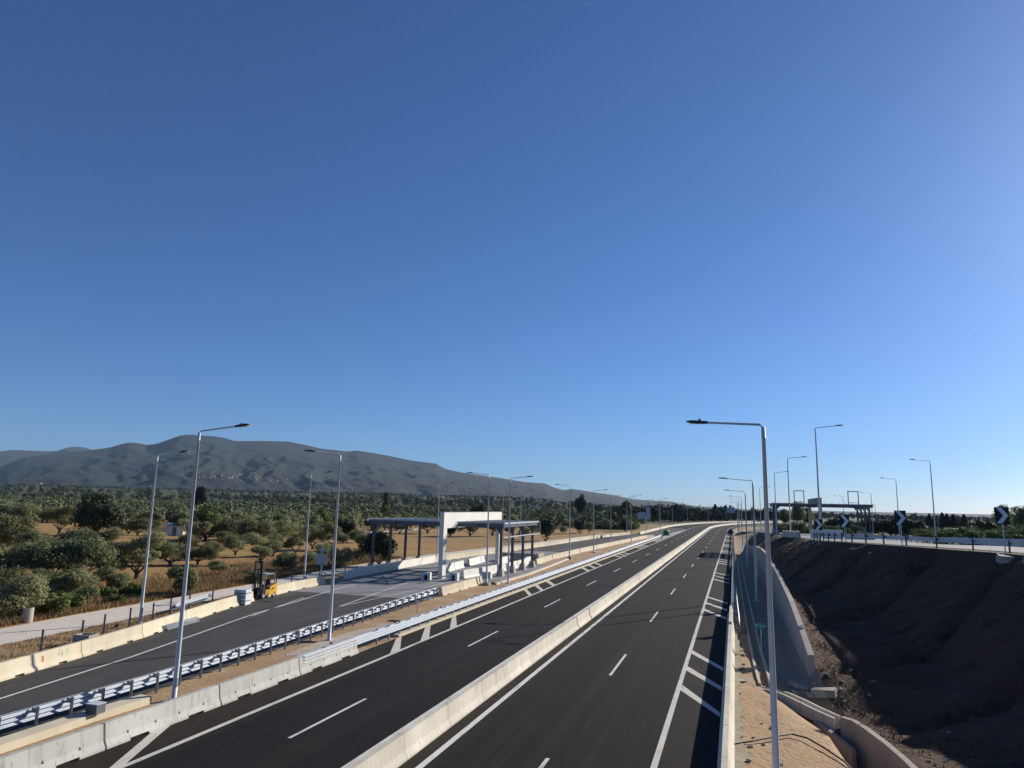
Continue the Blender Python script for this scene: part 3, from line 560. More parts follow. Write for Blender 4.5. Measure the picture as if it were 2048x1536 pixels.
# ---------------------------------------------------------------- drain channel, walls, culvert
def channel(name, label, path, w=.36, wall=.12, h=.42, m='concrete_wall'):
    mb = MB(); mb.sweep(path, [(-w/2-wall, 0), (w/2+wall, 0), (w/2+wall, h), (w/2, h), (w/2, .06), (-w/2, .06), (-w/2, h), (-w/2-wall, h)])
    return tag(mb.build(name, M[m]), label, 'drain')
channel('drain_channel', 'long open concrete drain channel running beside the road verge', [(.62, 140, -.50), (.68, 110, -.50), (.85, 80, -.50), (.98, 62, -.50), (1.08, 52, -.50), (1.22, 45, -.54), (1.34, 41.9, -.62)], w=.46, wall=.14, h=.52, m='concrete')
channel('drain_channel', 'stepped concrete drain channel turning down towards the culvert', [(1.15, 41.55, -.80), (1.8, 41.75, -.92), (2.4, 41.65, -1.05), (3.1, 41.2, -1.22), (3.75, 40.75, -1.4), (4.55, 40.3, -1.6)], w=.46, wall=.14, h=.58, m='concrete')
def wall_strip(name, label, pts, t, m, cat='wall'):
    """pts: (x, y, z_bottom, z_top)"""
    mb = MB(); vs = []; n = len(pts)
    for i, (x, y, a, b) in enumerate(pts):
        p, q = pts[max(i-1, 0)], pts[min(i+1, n-1)]; d = Vector((q[0]-p[0], q[1]-p[1], 0)).normalized(); r = Vector((d.y, -d.x, 0))*t/2
        vs += [(x-r.x, y-r.y, a), (x+r.x, y+r.y, a), (x+r.x, y+r.y, b), (x-r.x, y-r.y, b)]
    fs = [(0, 1, 2, 3), tuple(4*(n-1)+k for k in (3, 2, 1, 0))]
    for i in range(n-1):
        for k in range(4): fs.append((4*i+k, 4*(i+1)+k, 4*(i+1)+(k+1) % 4, 4*i+(k+1) % 4))
    return tag(mb.add(vs, fs).build(name, M[m]), label, cat)
wall_strip('retaining_wall', 'long grey concrete retaining wall at the foot of the dark earth slope', [(3.86, 44.6, -.6, 1.05), (3.80, 50, -.6, 1.85), (3.80, 57, -.6, 2.5), (3.8, 71, -.6, 3.1), (3.75, 97, -.6, 3.62), (3.6, 110, -.6, 3.6), (3.5, 135, -.6, 2.75), (3.45, 160, -.6, 1.7), (3.4, 178, -.6, .9)], .34, 'concrete_wall')
wall_strip('culvert_wall', 'straight tan concrete wing wall standing in the culvert pit', [(3.55, 40.6, -3.6, -1.25), (4.2, 39.3, -3.6, -1.5), (4.95, 38.2, -3.6, -1.85)], .22, 'concrete_wall')
wall_strip('culvert_wall', 'curved concrete culvert wall stepping down to the bottom right corner', [(4.75, 40.1, -3.8, -.92), (5.2, 39.6, -3.8, -.92), (5.6, 38.5, -3.8, -.95), (6.1, 36.6, -3.8, -1.0), (6.45, 34.8, -3.8, -1.05), (6.75, 32.6, -3.8, -1.1), (6.9, 26, -3.8, -1.2), (7, 12, -3.8, -1.2)], .28, 'concrete_wall')
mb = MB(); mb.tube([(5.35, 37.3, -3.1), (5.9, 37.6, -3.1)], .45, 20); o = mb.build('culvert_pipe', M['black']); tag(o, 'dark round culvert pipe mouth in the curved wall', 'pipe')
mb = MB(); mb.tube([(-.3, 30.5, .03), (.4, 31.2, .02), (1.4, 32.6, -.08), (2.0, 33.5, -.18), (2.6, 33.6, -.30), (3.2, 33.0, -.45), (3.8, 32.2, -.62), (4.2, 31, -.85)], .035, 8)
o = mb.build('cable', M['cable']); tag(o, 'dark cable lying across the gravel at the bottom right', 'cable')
# rubble slabs at the wall end
def slab(x, y, z, sx, sy, sz, rz, tilt, label, m='rubble'):
    mb = MB(); q = random.Random(x*7+y); n = 7; top = []; bot = []
    for k in range(n):
        a = 2*math.pi*k/n+q.uniform(-.25, .25); r = q.uniform(.75, 1.1); top.append((sx*r*math.cos(a), sy*r*math.sin(a), sz*q.uniform(.8, 1.15))); bot.append((sx*r*1.03*math.cos(a), sy*r*1.03*math.sin(a), 0))
    mb.add(top+bot, [tuple(range(n)), tuple(n+k for k in reversed(range(n)))]+[(k, n+k, n+(k+1) % n, (k+1) % n) for k in range(n)])
    o = mb.build('concrete_slab', M[m]); o.location = (x, y, z); o.rotation_euler = (tilt, tilt*.5, rz); tag(o, label, 'rubble'); return o
slab(3.35, 44.0, -.55, 1.0, .55, .22, .5, .14, 'flat broken concrete slab lying at the end of the retaining wall')
slab(4.35, 42.9, -.72, .75, .5, .42, .1, -.12, 'thick tilted concrete block among stones below the retaining wall')
slab(2.9, 43.2, -.75, .35, .3, .2, 1., .1, 'small broken stone beside the drain elbow')
slab(3.6, 43.0, -.8, .4, .25, .22, 2., .1, 'small reddish stone between the two large slabs')
for k in range(60):
    if k == 0:
        mb = MB(); q = random.Random(3); vs = []
        for i in range(12): a = i*2.4; zz = 1-2*(i+.5)/12; rr = math.sqrt(1-zz*zz)*q.uniform(.8, 1.1); vs.append(Vector((rr*math.cos(a), rr*math.sin(a), zz*.7)))
        import bmesh
        bm = bmesh.new(); [bm.verts.new(v) for v in vs]; bmesh.ops.convex_hull(bm, input=bm.verts); stone_me = bpy.data.meshes.new('stone'); bm.to_mesh(stone_me); bm.free(); stone_me.materials.append(M['rubble'])
    if k < 30: y = rnd.uniform(41.5, 46.5); x = rnd.uniform(2.6, 7)
    elif k < 44: y = rnd.uniform(28, 41); x = rnd.uniform(7.3, 9.5)
    else: y = rnd.uniform(26, 50); x = rnd.uniform(0, .6) if y > 44 else rnd.uniform(0, 1.6)
    o = link('stone', stone_me, None, (x, y, emb_z(x, y)+.03)); s_ = rnd.uniform(.04, .15); o.scale = (s_*1.3, s_, s_); o.rotation_euler = (0, 0, rnd.uniform(0, 6))
    tag(o, 'loose pale stone lying at the foot of the dark slope or on the verge', 'stone', 'loose stones around the culvert')
# rock facing blocks at the crest (right edge)
slab(18.6, 53.2, 5.3, 1.6, 1.2, 1.1, .3, .1, 'large grey rock block under the rightmost chevron sign')
slab(17.0, 55.3, 5.3, 1.0, .8, 1.0, 1.2, .1, 'smaller angular rock left of the rightmost chevron sign')
# ---------------------------------------------------------------- lamp posts
def make_lamp():
    r = thing('street_lamp', 'lamp', 'street lamp')
    mb = MB(); mb.tube([(0, 0, .04), (0, 0, 1.2), (0, 0, 11.95)], [.115, .108, .055], 12); mb.build('pole', M['steel'], r, smooth=True)
    mb = MB(); mb.box(-.19, .19, -.19, .19, 0, .035)
    for a in (-1, 1):
        for b in (-1, 1): mb.tube([(a*.14, b*.14, .035), (a*.14, b*.14, .09)], .018, 6)
    mb.build('base_plate', M['steel'], r)
    mb = MB(); mb.box(-.40, .40, -.40, .40, -.5, -.005); mb.build('foundation', M['rubble'], r)
    mb = MB(); mb.tube([(0, 0, 11.62), (0, 0, 11.98), (.10, 0, 12.07), (2.05, 0, 12.27)], [.068, .06, .045, .036], 10); mb.build('arm', M['steel'], r, smooth=True)
    h = MB(); T = Matrix.Translation((2.0, 0, 12.27)) @ Matrix.Rotation(-.1, 4, 'Y')
    xs = [0, .16, .3, .62, .82]; ws = [.045, .06, .15, .17, .10]; zt = [.045, .05, .055, .05, .02]; zb = [-.045, -.05, -.05, -.045, -.012]
    vs = []
    for x, w, a, b in zip(xs, ws, zt, zb): vs += [T @ Vector((x, -w, b)), T @ Vector((x, w, b)), T @ Vector((x, w*.75, a)), T @ Vector((x, -w*.75, a))]
    fs = [(0, 1, 2, 3), (19, 18, 17, 16)]
    for i in range(4):
        for k in range(4): fs.append((4*i+k, 4*i+4+k, 4*i+4+(k+1) % 4, 4*i+(k+1) % 4))
    hd = h.add(vs, fs).build('lamp_head', M['head'], r)
    k = MB(); k.tube([T @ Vector((.33, 0, .04)), T @ Vector((.33, 0, .12)), T @ Vector((.33, 0, .125))], [.035, .035, .02], 8); k.build('photocell', M['head'], hd)
    k = MB(); k.box(.42, .76, -.11, .11, -.062, -.052, T); k.build('lens', M['glass'], hd)
    mb = MB(); mb.box(.100, .118, -.05, .05, .55, .95); mb.build('access_door', M['post'], r)
    return r
L0 = make_lamp()
lamps = [
 (.97, 24, -.44, math.pi-.52, 'nearest tall lamp post at the bottom right, arm reaching left over the road'),
 (1.93, 78.4, -.12, math.pi, 'second lamp post on the right road edge, standing in the shaded drain strip'),
 (1.85, 125.6, -.12, math.pi, 'third lamp post on the right road edge, beside the long retaining wall'),
 (-24.2, 27.8, 0, 0, 'nearest lamp post on the left, behind the grey barrier, arm over the main road'),
 (-25.46, 42.8, 0, math.pi, 'lamp post on the gravel separator whose arm reaches left over the ramp'),
 (-26.9, 78.2, .25, math.pi, 'lamp post in front of the white portal, arm pointing left'),
 (-25.35, 81.4, 0, 0, 'lamp post in front of the right canopy columns, arm pointing right'),
 (-27.3, 123, .4, math.pi, 'lamp post on the separator just right of the canopy, arm pointing left'),
 (-26.95, 143.4, .1, 0, 'lamp post on the separator well past the canopy, arm pointing right'),
 (-41.3, 43.3, 0, 0, 'lamp post behind the tan ramp barrier left of the forklift'),
 (-47.7, 73.9, 0, 0, 'lamp post behind the tan barrier right of the forklift'),
 (-47.8, 113, .1, 0, 'lamp post behind the dark columns of the left canopy'),
 (-43.6, 135.6, .1, 0, 'slim lamp post left of the merging road, seen just right of the canopy'),
 (-46.5, 158, 0, 0, 'lamp post far behind the white portal'),
 (-25.2, 185.4, 0, 0, 'lamp post on the separator before the two blank sign backs'),
 (-24.4, 252, 0, 0, 'lamp post at the gore beside the green crash cushion'),
 (8.75, 83.7, 5.9, 0, 'tall lamp post on the upper ramp in front of the right portal'),
 (8.2, 119, 5.0, 0, 'lamp post on the upper ramp left of the right portal, arm pointing right'),
 (7.9, 152, 4.4, 0, 'lamp post by the left columns of the right canopy, arm pointing right'),
 (29.0, 123.6, 4.9, math.pi, 'rightmost lamp post beyond the upper ramp, arm pointing left'),
 (31.0, 158.9, 3.6, math.pi, 'lamp post behind the third chevron sign, arm pointing left'),
 (35.8, 216, 2.2, math.pi, 'lamp post seen beside the right columns of the right canopy, arm pointing left'),
 (32.6, 245, 1.8, math.pi, 'far lamp post behind the right canopy roof, arm pointing left'),
 (6.8, 206, 3.0, 0, 'small far lamp post left of the right canopy, arm pointing right')]
far = [(-32.8, 200, 0), (-31.9, 225, 0), (-32.6, 285, 0), (-32.6, 335, 0)]+[tuple(al(-32.8, s))[:2]+(0,) for s in (390, 440, 500, 560, 620)]
for k, (x, y, z, a, lb) in enumerate(lamps):
    if k == 0: L0.location = (x, y, z); L0.rotation_euler = (0, 0, a); L0['label'] = lb; L0['group'] = 'highway lamp posts'; L_ = L0
    else: dup(L0, (x, y, z), a, lb, 'highway lamp posts', (1.22, 1.1, 1) if k in (1, 2) else None)
for x, y, z in far: dup(L0, (x, y, z), 0, 'distant lamp post on the outer side of the curving road', 'highway lamp posts on the far left side')
for s in (180, 231, 290, 345, 400, 460): p = al(1.4 if s > 200 else 1.7, s); dup(L0, (p.x, p.y, -.1 if s < 200 else 0), math.pi-(max(0, s-Y0)/R0), 'distant lamp post on the inner side of the curving road', 'highway lamp posts on the far right side')
# ---------------------------------------------------------------- toll canopies
def canopy(loc, side, label_c, label_p, pm_='white_conc'):
    """side=+1: portal right of centre. local origin: front-left column at (0,0)"""
    r = thing('toll_canopy', label_c, 'canopy', loc)
    W_, D_, H1 = 17.9, 14.8, 6.65
    rf = MB()
    for y in (-.35, 4.9, 9.9, D_+.35): rf.beam((-.6, y, H1-.32), (W_+.6, y, H1-.32), .24, .55)
    for x in (-.5, 3.2, 7.3, 11.2, 15.0, W_+.5): rf.beam((x, -.8, H1-.30), (x, D_+.8, H1-.30), .2, .42)
    roof = rf.build('roof_frame', M['frame'], r)
    pr = MB()
    for k in range(22):
        y = -.8+k*(D_+1.6)/21; pr.beam((-.7, y, H1+.02), (W_+.7, y, H1+.02), .10, .12)
    for x in (-.7, W_+.7): pr.beam((x, -.9, H1-.02), (x, D_+.9, H1-.02), .06, .22)
    pr.build('purlins', M['sheet'], roof)
    st = MB()
    for k in range(16):
        x = -.6+k*(W_+1.2)/15; st.beam((x, -.7, H1+.08), (x, -.7, H1+.38), .05, .05)
    st.build('upstands', M['sheet'], roof)
    br = MB()
    for (xa, xb, ya, yb) in ((0, 3.2, -.35, 4.9), (3.2, 7.3, 4.9, 9.9), (11.2, 15, 4.9, 9.9), (15, W_, -.35, 4.9), (0, 3.2, 9.9, 14.8), (15, W_, 9.9, 14.8)):
        br.beam((xa, ya, H1-.25), (xb, yb, H1-.25), .09, .09); br.beam((xb, ya, H1-.28), (xa, yb, H1-.28), .09, .09)
    br.build('roof_bracing', M['frame'], roof)
    for x in (0, W_):
        for y in (0, 4.95, 9.9, D_):
            c = MB(); c.box(x-.035, x+.035, y-.115, y+.115, 1.0, H1-.6); c.box(x-.15, x+.15, y-.15, y-.118, 1.0, H1-.6); c.box(x-.15, x+.15, y+.118, y+.15, 1.0, H1-.6)
            sgn = 1 if x == 0 else -1
            c.add([(x+sgn*.2, y-.05, H1-1.35), (x+sgn*.2, y+.05, H1-1.35), (x+sgn*.75, y+.05, H1-.6), (x+sgn*.75, y-.05, H1-.6), (x+sgn*.2, y-.05, H1-.6), (x+sgn*.2, y+.05, H1-.6)], [(0, 3, 2, 1), (0, 4, 3), (1, 2, 5), (0, 1, 5, 4)])
            cc = c.build('column', M['frame'], r)
            p = MB(); p.add([(x-.45, y-.5, 0), (x+.45, y-.5, 0), (x+.45, y+.5, 0), (x-.45, y+.5, 0), (x-.32, y-.36, 1.0), (x+.32, y-.36, 1.0), (x+.32, y+.36, 1.0), (x-.32, y+.36, 1.0)], [(0, 3, 2, 1), (4, 5, 6, 7), (0, 1, 5, 4), (1, 2, 6, 5), (2, 3, 7, 6), (3, 0, 4, 7)])
            p.build('plinth', M['concrete_wall'], cc)
    for x in (-.85, W_+.85):
        f = MB()
        f.beam((x, -1.6, 4.95), (x, D_+1, 4.95), .10, .14)
        for y in (-1.6, D_+1): f.beam((x, y, 4.9), (x, y, H1), .07, .07)
        f.build('fascia_frame', M['sheet'], r)
    # white portal running along the road through the roof
    px = 12.1 if side > 0 else 8.4
    t = thing('toll_portal', label_p, 'portal', (loc[0]+px, loc[1]-5.2, loc[2]))
    for y0, y1 in ((0, 1.1), (21.8, 22.9)):
        m_ = MB(); m_.box(-.45, .10, y0, y1, 0, 2.93); m_.box(-.44, .09, y0+.01, y1-.01, 2.93, 2.96); m_.box(-.45, .10, y0, y1, 2.96, 5.95); m_.build('leg', M[pm_], t)
    m_ = MB(); m_.box(-.45, .10, 0, 22.9, 5.953, 7.85); m_.build('beam', M[pm_], t)
    m_ = MB(); m_.box(-.47, .12, -.02, 22.92, 7.852, 7.90); m_.build('coping', M['sheet'], t)
    return r, t
cl, pl = canopy((-46.1, 87.2, 0), 1, 'blue grey steel frame toll canopy on eight columns left of the main road', 'white rectangular portal frame through the left canopy')
cr, pr_ = canopy((8.6, 163, 3.9), -1, 'unfinished steel toll canopy on the raised ramp at the right, dark against the sky', 'portal frame through the right canopy, its shade put into grey concrete', 'concrete_wall')  # right portal takes grey concrete, so its shading sits in the colour
pr_.location.y = 158.5
# upright display frames on the right canopy roof
for k, (x, lb) in enumerate(((12.2, 'empty rectangular steel sign frame standing on the left part of the right canopy roof'), (22.6, 'empty rectangular steel sign frame standing on the right part of the right canopy roof'))):
    mb = MB(); w, h = 1.9, 2.6
    for xx in (0, w): mb.beam((xx, 0, 0), (xx, 0, h), .16, .16)
    mb.beam((-.08, 0, h), (w+.08, 0, h), .16, .16); mb.beam((0, 0, .3), (w, 0, .3), .10, .10)
    o = mb.build('sign_frame', M['frame']); o.location = (x, 162.4, 10.62); tag(o, lb, 'sign frame', 'sign frames on the right canopy')
# plaza walls, islands and blocks
wall_strip('parapet_wall', 'low plain concrete wall under the left columns of the left canopy', [(-43.7, 76, 0, .8), (-43.9, 80, 0, 1.02), (-44.4, 104, 0, 1.02)], .3, 'white_conc')
seg_i = nj_segment('island_barrier', M['white_conc'], 4.3, 1.0, top=.12)
seg_i.location = (-31.7, 83.2, 0); seg_i.rotation_euler = (0, 0, -.1); tag(seg_i, 'white barrier piece in the lane island nearest the white portal leg', 'barrier', 'white barriers on the toll islands')
for x, y, a, lb in ((-31.2, 87.7, -.1, 'white barrier piece in the middle of the right toll lane island'), (-30.8, 92.2, -.05, 'white barrier piece left of the right front canopy column'), (-30.4, 97, -.02, 'white barrier piece beside the second right canopy column'), (-30.3, 101.6, 0, 'white barrier piece beside the rear right canopy columns'),
                    (-36.6, 89, .08, 'white barrier piece at the near end of the left toll lane island'), (-37.0, 93.6, .08, 'white barrier piece in the left toll lane island'), (-37.5, 100.5, .07, 'white barrier piece past the gap in the left toll lane island'), (-37.9, 105, .07, 'white barrier piece at the far end of the left toll lane island'),
                    (-34.4, 106.5, 0, 'white barrier piece just behind the far leg of the white portal'), (-31.0, 108, 0, 'white barrier piece right behind the canopy')):
    dup(seg_i, (x, y, 0), a, lb)
def endblock(x, y, z, rz, lb):
    mb = MB(); mb.box(-.55, -.22, -.3, .3, 0, .9); mb.box(.22, .55, -.3, .3, 0, .9); mb.box(-.22, .22, -.3, .3, .62, .9); mb.box(-.22, .22, .1, .3, 0, .62)
    o = mb.build('island_end_block', M['white_conc']); o.location = (x, y, z); o.rotation_euler = (0, 0, rz); tag(o, lb, 'concrete block', 'hollow end blocks of the toll islands')
    w = MB(); w.box(-.2, .2, .06, .097, .05, .6); w.build('recess_shade', M['black'], o)  # black plate paints the shade at the back of the hollow
endblock(-34.9, 79.6, 0, .1, 'hollow white concrete end block left of the near portal leg')
endblock(-31.9, 80.9, 0, -.1, 'hollow white concrete end block right of the near portal leg')
endblock(-28.8, 83.9, 0, 0, 'hollow white concrete end block in front of the front right column')
mb = MB(); mb.box(-3.0, 3.0, -.2, .2, 0, 1.35); mb.box(-3.0, -2.8, .2, 3.5, 0, 1.35); mb.box(2.8, 3.0, .2, 3.5, 0, 1.35); o = mb.build('low_wall', M['concrete_wall']); o.location = (-33.0, 112.5, 0); tag(o, 'dark shaded concrete wall box behind the far portal leg', 'wall')
mb = MB(); mb.sweep([(-27.4, 79.8, 0), (-27.4, 95, 0), (-27.9, 108, 0)], [(-1.7, 0), (1.0, 0), (1.0, .16), (-1.7, .16)]); tag(mb.build('column_footing', M['plaza']), 'long grey concrete strip carrying the right canopy columns', 'footing')
mb = MB(); mb.sweep([(-26.1, 79.0, 0), (-25.9, 92, 0), (-26.6, 108, 0), (-27.4, 122, 0)], [(-.15, -.02), (.15, -.02), (.15, .2), (-.15, .2)]); tag(mb.build('concrete_kerb', M['concrete']), 'pale concrete kerb between the canopy footing and the brown gravel', 'kerb')
# right ramp: barrier blocks
seg_u = nj_segment('concrete_barrier', M['concrete_grey'], 3.9, .9, top=.12); seg_u.location = (7.9, 100, 5.45)
tag(seg_u, 'grey barrier segment in the row left of the tall lamp post on the upper ramp', 'barrier', 'grey barriers on the upper ramp')
for k in range(4): dup(seg_u, (7.7-.15*k, 104+4*k, zc(104+4*k)), .02)
o = dup(seg_i, (10.4, 112, 5.15), -1.45, 'white barrier block across the upper ramp behind the leftmost chevron sign'); o.scale = (1.2, 1, 1.3)
dup(seg_u, (15.2, 114, 5.0), -1.5, 'grey barrier right of the white block on the upper ramp')
# ---------------------------------------------------------------- signs
def chevron(x, y, z, rz, h, label):
    r = thing('chevron_sign', label, 'road sign', (x, y, z), rz, 'chevron signs on the upper ramp')
    mb = MB(); mb.tube([(0, .05, -.3), (0, .05, h)], .038, 10); mb.build('post', M['steel'], r)
    s = 1.12; mb = MB(); mb.box(-.40, .40, -.012, .012, h-s, h); pn = mb.build('panel', M['black'], r)
    c = MB(); zc_ = h-s/2; w = .30; y_ = -.0145
    a = [(-.33, s/2-.02), (-.33+w, s/2-.02), (.37, 0), (-.33+w, -s/2+.02), (-.33, -s/2+.02), (.37-w, 0)]
    f = [(px, y_, zc_+pz) for px, pz in a]; b = [(px, y_+.002, zc_+pz) for px, pz in a]
    c.add(f+b, [(0, 1, 2, 5), (5, 2, 3, 4), (0, 6, 7, 1), (1, 7, 8, 2), (2, 8, 9, 3), (3, 9, 10, 4), (4, 10, 11, 5), (5, 11, 6, 0)]); c.build('arrow', M['sign_white'], pn)
    return r
chevron(17.45, 56.9, 6.35, -.28, 3.15, 'rightmost and largest chevron sign with a white arrow on black')
chevron(12.3, 62.4, 6.4, -.22, 2.75, 'chevron sign third from the left, in front of a lamp post')
chevron(9.45, 71, 6.25, -.15, 2.45, 'chevron sign second from the left, below the right canopy')
chevron(8.35, 81.6, 5.85, -.12, 2.3, 'leftmost and smallest chevron sign, partly hidden by a tall lamp post')
def sign_back(loc, rz, parts, ph, label):
    r = thing('road_sign', label, 'road sign', loc, rz)
    mb = MB(); mb.tube([(0, .06, -.2), (0, .06, ph)], .07, 10); mb.build('post', M['steel'], r)
    for poly in parts:
        n = len(poly); mb = MB(); mb.add([(x, 0, z) for x, z in poly]+[(x, -.02, z) for x, z in poly], [tuple(range(n)), tuple(n+k for k in reversed(range(n)))]+[(k, n+k, n+(k+1) % n, (k+1) % n) for k in range(n)]); mb.build('panel', M['sign_back'], r)
    return r
sign_back((-26.4, 226.3, 0), -.15, [[(-2.9, 8.05-1.2), (-2.1, 7.6), (.1, 7.7), (.1, 5.7), (-2.1, 5.7)], [(.3, 5.6), (1.6, 5.6), (1.6, 9.3), (.3, 9.3)]], 7.2, 'pair of blank sign backs on one post at the far end of the separator')
q = al(-32.3, 545); sign_back((q.x, q.y, 0), -.4, [[(.8, 6.8), (7.3, 6.8), (7.3, 10.6), (.8, 10.6)]], 8, 'large distant sign back on a post beyond the curve')
sign_back((-48.6, 78.8, 0), -.1, [[(-.85, 1.2), (.85, 1.2), (.85, 2.5), (-.85, 2.5)], [(-.42, 3.0), (0, 2.56), (.42, 3.0), (0, 3.45)]], 3.3, 'blue grey sign back with a small diamond above, beside the dirt road')
r = thing('road_sign', 'small green information sign on a thin post in the shaded drain strip', 'road sign', (1.45, 51.2, -.1))
mb = MB(); mb.tube([(0, .03, -.3), (0, .03, 1.5)], .025, 8); mb.build('post', M['steel'], r)
mb = MB(); mb.box(-.36, .36, -.01, .01, 1.38, 1.72); pn = mb.build('panel', M['sign_green'], r)
mb = MB()
for x0, x1, z0, z1 in ((-.30, -.16, 1.62, 1.66), (-.30, -.26, 1.46, 1.62), (-.30, -.18, 1.53, 1.56), (-.08, .02, 1.62, 1.66), (-.05, .12, 1.50, 1.54), (-.08, -.04, 1.44, 1.5), (.16, .19, 1.44, 1.62), (.23, .29, 1.55, 1.60)): mb.box(x0, x1, -.013, -.0105, z0, z1)
mb.build('lettering', M['sign_white'], pn)
r = thing('delineator_post', 'thin dark rod with a small white plate in the gravel separator', 'marker post', (-24.85, 55.1, 0))
mb = MB(); mb.tube([(0, 0, 0), (0, 0, 1.35)], .018, 6); mb.build('rod', M['black'], r)
mb = MB(); mb.box(-.09, .09, -.03, -.02, .75, 1.15); mb.build('plate', M['sign_white'], r)
# crash cushions
def cushion(loc, rz, m, label):
    r = thing('crash_cushion', label, 'crash cushion', loc, rz)
    mb = MB(); prof = []
    n = 14
    for k in range(n+1):
        a = math.pi*k/n; prof.append((-1.0*math.cos(a), -1.3*math.sin(a)))
    prof += [(1.0, 3.2), (-1.0, 3.2)]
    k = len(prof); vs = [(x, y, .1) for x, y in prof]+[(x, y, 1.35) for x, y in prof]+[(x*.65, y*.7+.3, 1.65) for x, y in prof]
    mb.add(vs, [tuple(range(k)), tuple(2*k+i for i in reversed(range(k)))]+[(i+o, i+k+o, (i+1) % k+k+o, (i+1) % k+o) for i in range(k) for o in (0, k)]); mb.build('nose', M[m], r)
    mb = MB()
    for y in (.5, 1.4, 2.3): mb.box(-1.05, 1.05, y-.05, y+.05, 0, 1.4)
    mb.build('rib', M['old_steel'], r); mb = MB(); mb.box(-.35, .35, .8, 1.4, 1.65, 1.9); mb.build('cap', M[m], r); return r
cushion((-22.1, 249, 0), 0, 'green', 'bright green crash cushion at the tip of the left gore')
cushion((-1.4, 286, 0), 0, 'navy', 'dark blue crash cushion at the right gore far down the road')
# ---------------------------------------------------------------- forklift, crates, clutter by the ramp
def forklift(loc, rz):
    r = thing('forklift', 'yellow and black forklift with a tall raised mast parked by the tan barrier', 'forklift', loc, rz)
    # local: forks point to -Y (towards camera left); body behind at +Y
    b = MB(); b.box(-.55, .55, .3, 1.5, .28, .75); b.box(-.5, .5, 1.5, 1.95, .3, 1.1)
    b.add([(-.52, .95, .75), (.52, .95, .75), (.52, 1.95, 1.102), (-.52, 1.95, 1.102), (-.52, .95, 1.0), (.52, .95, 1.0), (.52, 1.85, 1.28), (-.52, 1.85, 1.28)], [(0, 1, 5, 4), (1, 2, 6, 5), (2, 3, 7, 6), (3, 0, 4, 7), (4, 5, 6, 7), (0, 3, 2, 1)])
    b.build('body', M['yellow'], r)
    b = MB(); b.box(-.5, .5, .2, .95, .752, .86); b.box(-.5, .5, -.05, .3, .35, .95); b.build('chassis', M['black'], r)
    m = MB()
    for x in (-.38, .38): m.box(x-.06, x+.06, -.22, -.06, .08, 3.35); m.box(x*.78-.04, x*.78+.04, -.30, -.225, .1, 3.3)
    for z in (.4, 1.35, 2.55, 3.28): m.box(-.32, .32, -.2, -.1, z, z+.09)
    m.tube([(0, -.15, .3), (0, -.15, 2.55)], .05, 8); m.build('mast', M['black'], r)
    c = MB(); c.box(-.5, .5, -.38, -.31, .35, .43); c.box(-.5, .5, -.38, -.31, .75, .83)
    for x in (-.48, -.16, .16, .42): c.box(x, x+.05, -.36, -.32, .35, 1.35)
    c.build('carriage', M['black'], r)
    for x in (-.3, .3): f = MB(); f.box(x-.06, x+.06, -1.45, -.39, .10, .14); f.box(x-.06, x+.06, -.43, -.385, .14, .85); f.build('fork', M['old_steel'], r)
    g = MB()
    for x in (-.48, .48): g.beam((x, .12, .9), (x, .30, 2.12), .06, .06); g.beam((x, 1.62, 1.2), (x, 1.5, 2.12), .06, .06); g.beam((x, .28, 2.12), (x, 1.55, 2.12), .07, .07)
    for k in range(6): y = .3+k*.24; g.beam((-.48, y, 2.14), (.48, y, 2.14), .05, .04)
    gd = g.build('overhead_guard', M['old_steel'], r)
    tp = MB(); tp.box(-.5, .5, .3, 1.5, 2.17, 2.19); tp.build('roof_sheet', M['sheet'], gd)
    s_ = MB(); s_.box(-.25, .25, .8, 1.2, 1.02, 1.14); s_.box(-.25, .25, 1.15, 1.27, 1.14, 1.65); s_.build('seat', M['navy'], r)
    s_ = MB(); s_.tube([(0, .38, .86), (0, .55, 1.32)], .03, 8)
    s_.tube([(.17*math.cos(a), .55+.1*math.sin(a), 1.33+.12*math.sin(a)) for a in [2*math.pi*k/14 for k in range(15)]], .014, 6, False); s_.build('steering_wheel', M['black'], r)
    for x, y, rad in ((-.47, .05, .30), (.47, .05, .30), (-.45, 1.55, .24), (.45, 1.55, .24)):
        w = MB(); w.tube([(x-.09, y, rad), (x-.075, y, rad), (x+.075, y, rad), (x+.09, y, rad)], [rad*.9, rad, rad, rad*.9], 24); ww = w.build('wheel', M['rubber'], r)
        h = MB(); h.tube([(x-.1, y, rad), (x+.1, y, rad)], rad*.55, 16); h.build('rim', M['sign_back'], ww)
    return r
forklift((-41.75, 57.4, .004), -.05)
def crate(x, y, z, lb):
    mb = MB(); mb.box(-.55, .55, -.45, .45, .08, .62)
    for xx in (-.5, 0, .5): mb.box(xx-.05, xx+.05, -.45, .45, 0, .08)
    o = mb.build('steel_crate', M['steel']); o.location = (x, y, z); o.rotation_euler = (0, 0, .12); tag(o, lb, 'crate', 'stacked steel crates by the forklift')
    s = MB(); s.box(-.555, .555, -.455, -.45, .3, .36); s.box(.55, .556, -.45, .45, .3, .36); s.build('strap', M['black'], o)
crate(-40.75, 53.9, .004, 'lower grey steel crate standing in front of the forklift')
crate(-40.75, 53.9, .63, 'upper grey steel crate stacked in front of the forklift')
mb = MB()
for k in range(4):
    mb.sweep([(0, -1.9, .03+k*.09), (0, 1.9, .03+k*.09)], [(d_-.06*k, z*.28) for d_, z in wave(2, .31, .08, .0)], closed=False)
o = mb.build('rail_bundle', M['rail']); o.modifiers.new('sheet', 'SOLIDIFY').thickness = .01; o.location = (-37.3, 43.1, .01); o.rotation_euler = (0, 0, .16); tag(o, 'small stack of spare rail sheets lying on the ramp by the tan barrier', 'rail stack')
mb = MB()
